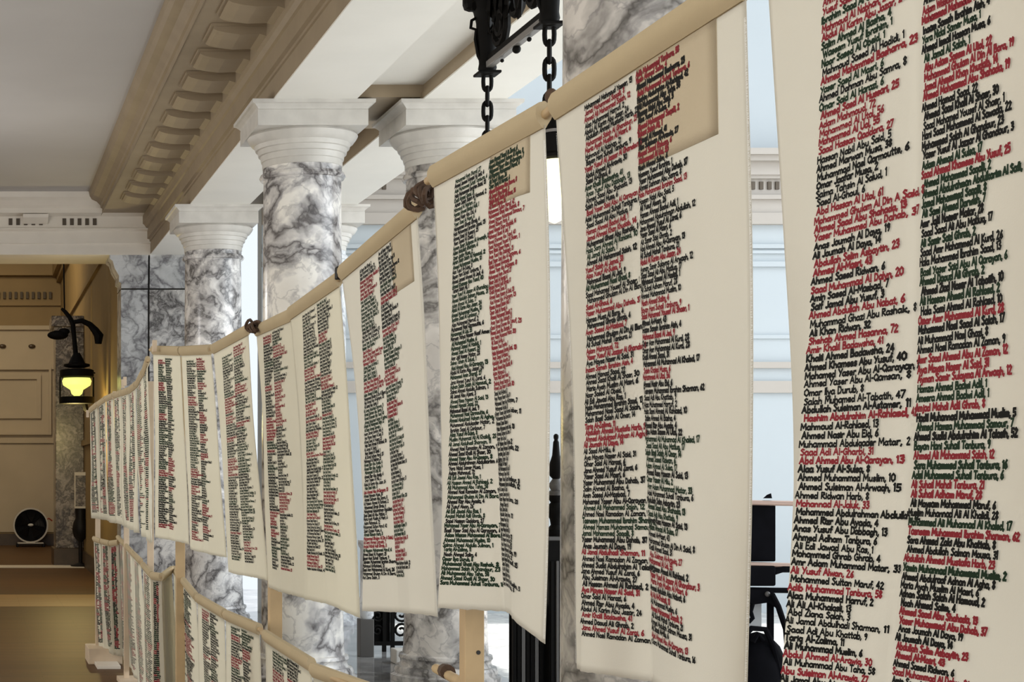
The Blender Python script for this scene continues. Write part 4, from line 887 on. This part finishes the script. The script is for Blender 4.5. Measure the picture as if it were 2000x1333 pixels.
DR_ = 15.6
rl = empty('scrollwork_railing', 'black wrought iron scrollwork railing panel seen low between two marble columns', 'railing')
x0, x1 = XW(722, DR_), XW(826, DR_)
MB().box(x0, x1, DR_-0.02, DR_+0.02, 0.95, 1.0).build('handrail', 'iron', rl)
MB().box(x0, x1, DR_-0.02, DR_+0.02, 0.06, 0.10).build('bottom_rail', 'iron', rl)
for xx in (x0, x0+0.12, x0+0.20, x1-0.03): MB().box(xx, xx+0.035, DR_-0.018, DR_+0.018, 0.0, 1.0).build('upright', 'iron', rl)
for (px, pz, R, fl) in ((0.07, 0.2, 0.055, 1), (0.07, 0.34, 0.055, -1), (0.30, 0.20, 0.075, 1), (0.30, 0.36, 0.08, -1), (0.40, 0.25, 0.06, 1), (0.40, 0.40, 0.06, -1), (0.3, 0.55, 0.08, 1), (0.4, 0.6, 0.07, -1)):
    MB().tube(spiral((x0+px, DR_, pz), (1, 0, 0), (0, 0, 1), R, 1.4, flip=fl), 0.013, 6).build('scroll_ornament', 'iron', rl, smooth=True)
MB().box(x0, x0+0.2, DR_+0.02, DR_+0.03, 0.1, 0.95).build('backing_panel', 'iron', rl)
mb = empty('marble_block', 'small white marble block on the polished floor under the scrollwork railing', 'block')
MB().box(XW(771, 14.6), XW(797, 14.6), 14.55, 14.75, 0.0, 0.13).build('block', 'marble_cap', mb, bevel=0.008)
pd = empty('marble_newel', 'small pale marble newel just right of the boldly veined column base', 'newel post')
MB().lathe([(0.055, 0.35), (0.075, 0.38), (0.075, 0.48), (0.06, 0.53), (0.05, 0.56), (0.05, 1.0), (0.07, 1.03), (0.07, 1.08)], 16, (XW(714, 15.2), 15.2, 0)).build('shaft', 'marble_grey', pd, smooth=True)
MB().box(XW(714, 15.2)-0.065, XW(714, 15.2)+0.065, 15.14, 15.27, 0, 0.35).build('plinth', 'iron_grey', pd, bevel=0.005)

# rack with hanging black things behind the gap at the right
DK = 7.2
rk = empty('luggage_rack', 'tall rack with two copper rails and a black panel, between the two nearest scrolls', 'rack')
def K(x, y, dd=0): return P(x, y, DK+dd)
MB().tube([K(1380, 981), K(1600, 985)], 0.012, 10).build('copper_rail', 'copper', rk, smooth=True)
MB().tube([K(1380, 1100), K(1600, 1107)], 0.011, 10).build('copper_rail', 'copper', rk, smooth=True)
MB().box(K(1400, 0)[0], K(1519, 0)[0], DK+0.015, DK+0.035, K(0, 1098)[2], K(0, 983)[2]).build('black_panel', 'black_cloth', rk, bevel=0.006)
MB().box(K(1400, 0)[0], K(1512, 0)[0], DK-0.02, DK+0.10, K(0, 1145)[2], K(0, 1106)[2]).build('black_panel', 'black_cloth', rk, bevel=0.008)
MB().tube([K(1512, 1117), K(1528, 1112), K(1600, 1112)], 0.016, 8).build('black_bar', 'black_cloth', rk, smooth=True)
MB().tube([K(1400, 1152), K(1600, 1155)], 0.012, 8).build('black_bar', 'black_cloth', rk, smooth=True)
for xx in (1385, 1598): MB().tube([(K(xx, 0)[0], DK, 0.0), (K(xx, 0)[0], DK, K(0, 975)[2])], 0.015, 8).build('upright', 'iron', rk, smooth=True)
MB().box(K(1500, 0)[0], K(1509, 0)[0], DK-0.012, DK+0.012, K(0, 1250)[2], K(0, 1150)[2]).build('black_bar', 'black_cloth', rk)
MB().add([K(1490, 974), K(1508, 974), K(1506, 964), K(1498, 967)]+[K(1490, 974, .03), K(1508, 974, .03), K(1506, 964, .03), K(1498, 967, .03)],
         [(0, 1, 2, 3), (7, 6, 5, 4), (0, 4, 5, 1), (1, 5, 6, 2), (2, 6, 7, 3), (3, 7, 4, 0)]).build('clip', 'black_cloth', rk)
bag = empty('shoulder_bag', 'black shoulder bag hanging under the copper rails, straps splayed', 'bag')
b = MB(); b.add([K(1440, 1150, -.03), K(1500, 1155, -.03), K(1525, 1195, -.03), K(1500, 1178, -.03), K(1470, 1182, -.03), K(1440, 1175, -.03)]+[K(1440, 1150, .05), K(1500, 1155, .05), K(1525, 1195, .05), K(1500, 1178, .05), K(1470, 1182, .05), K(1440, 1175, .05)],
      [(0, 1, 2, 3, 4, 5), (11, 10, 9, 8, 7, 6)]+[(i, (i+1) % 6, 6+(i+1) % 6, 6+i) for i in range(6)]); b.build('flap', 'black_cloth', bag)
MB().tube([K(1508, 1162, -.05), K(1520, 1185, -.05), K(1535, 1230, -.05), K(1540, 1290, -.05)], 0.013, 8).build('strap', 'black_cloth', bag, smooth=True)
MB().tube([K(1470, 1180, -.05), K(1466, 1195, -.05), K(1470, 1208, -.05), K(1462, 1216, -.05)], 0.010, 8).build('strap', 'black_cloth', bag, smooth=True)
MB().ball(K(1499, 1161, -.04), 0.012, 1, 0.5, 1).build('buckle', 'iron_grey', bag, smooth=True)
pp = MB().box(K(1440, 0)[0], K(1500, 0)[0], DK+0.06, DK+0.065, K(0, 1232)[2], K(0, 1175)[2]).build('paper_sheet', 'paper')
pp['label'] = 'grey-white paper sheet hanging behind the bag straps'; pp['category'] = 'paper'
bp = empty('backpack', 'rounded black backpack below the shoulder bag, at the bottom right gap', 'backpack')
MB().ball(K(1478, 1330, .02), 0.16, 0.86, 0.6, 1.35, 20).build('body', 'black_cloth', bp, smooth=True)
MB().tube([K(1440, 1290, -.04), K(1446, 1250, -.05), K(1468, 1228, -.05), K(1495, 1230, -.05), K(1510, 1262, -.05), K(1522, 1310, -.05), K(1524, 1360, -.05)], 0.013, 8).build('strap', 'black_cloth', bp, smooth=True)
MB().tube([K(1470, 1255, -.05), K(1480, 1240, -.05), K(1490, 1252, -.05)], 0.012, 8).build('grab_loop', 'black_cloth', bp, smooth=True)

# ---------------------------------------------------------------- lamps' own light
point('corridor_lamp_light', (W(150, 0)[0]-0.05, DW-0.0, W(0, 800)[2]-0.25), 42, (1.0, 0.78, 0.30), 0.15)
area('corridor_ceiling_light', (-0.6, 32.0, 7.6), (-0.4, 36, 0), 1.5, 3.0, 100, (1.0, 0.84, 0.58))
point('gallery_pendant_light', (-0.5, 17.0, 3.6), 22, (1.0, 0.97, 0.95), 0.2)
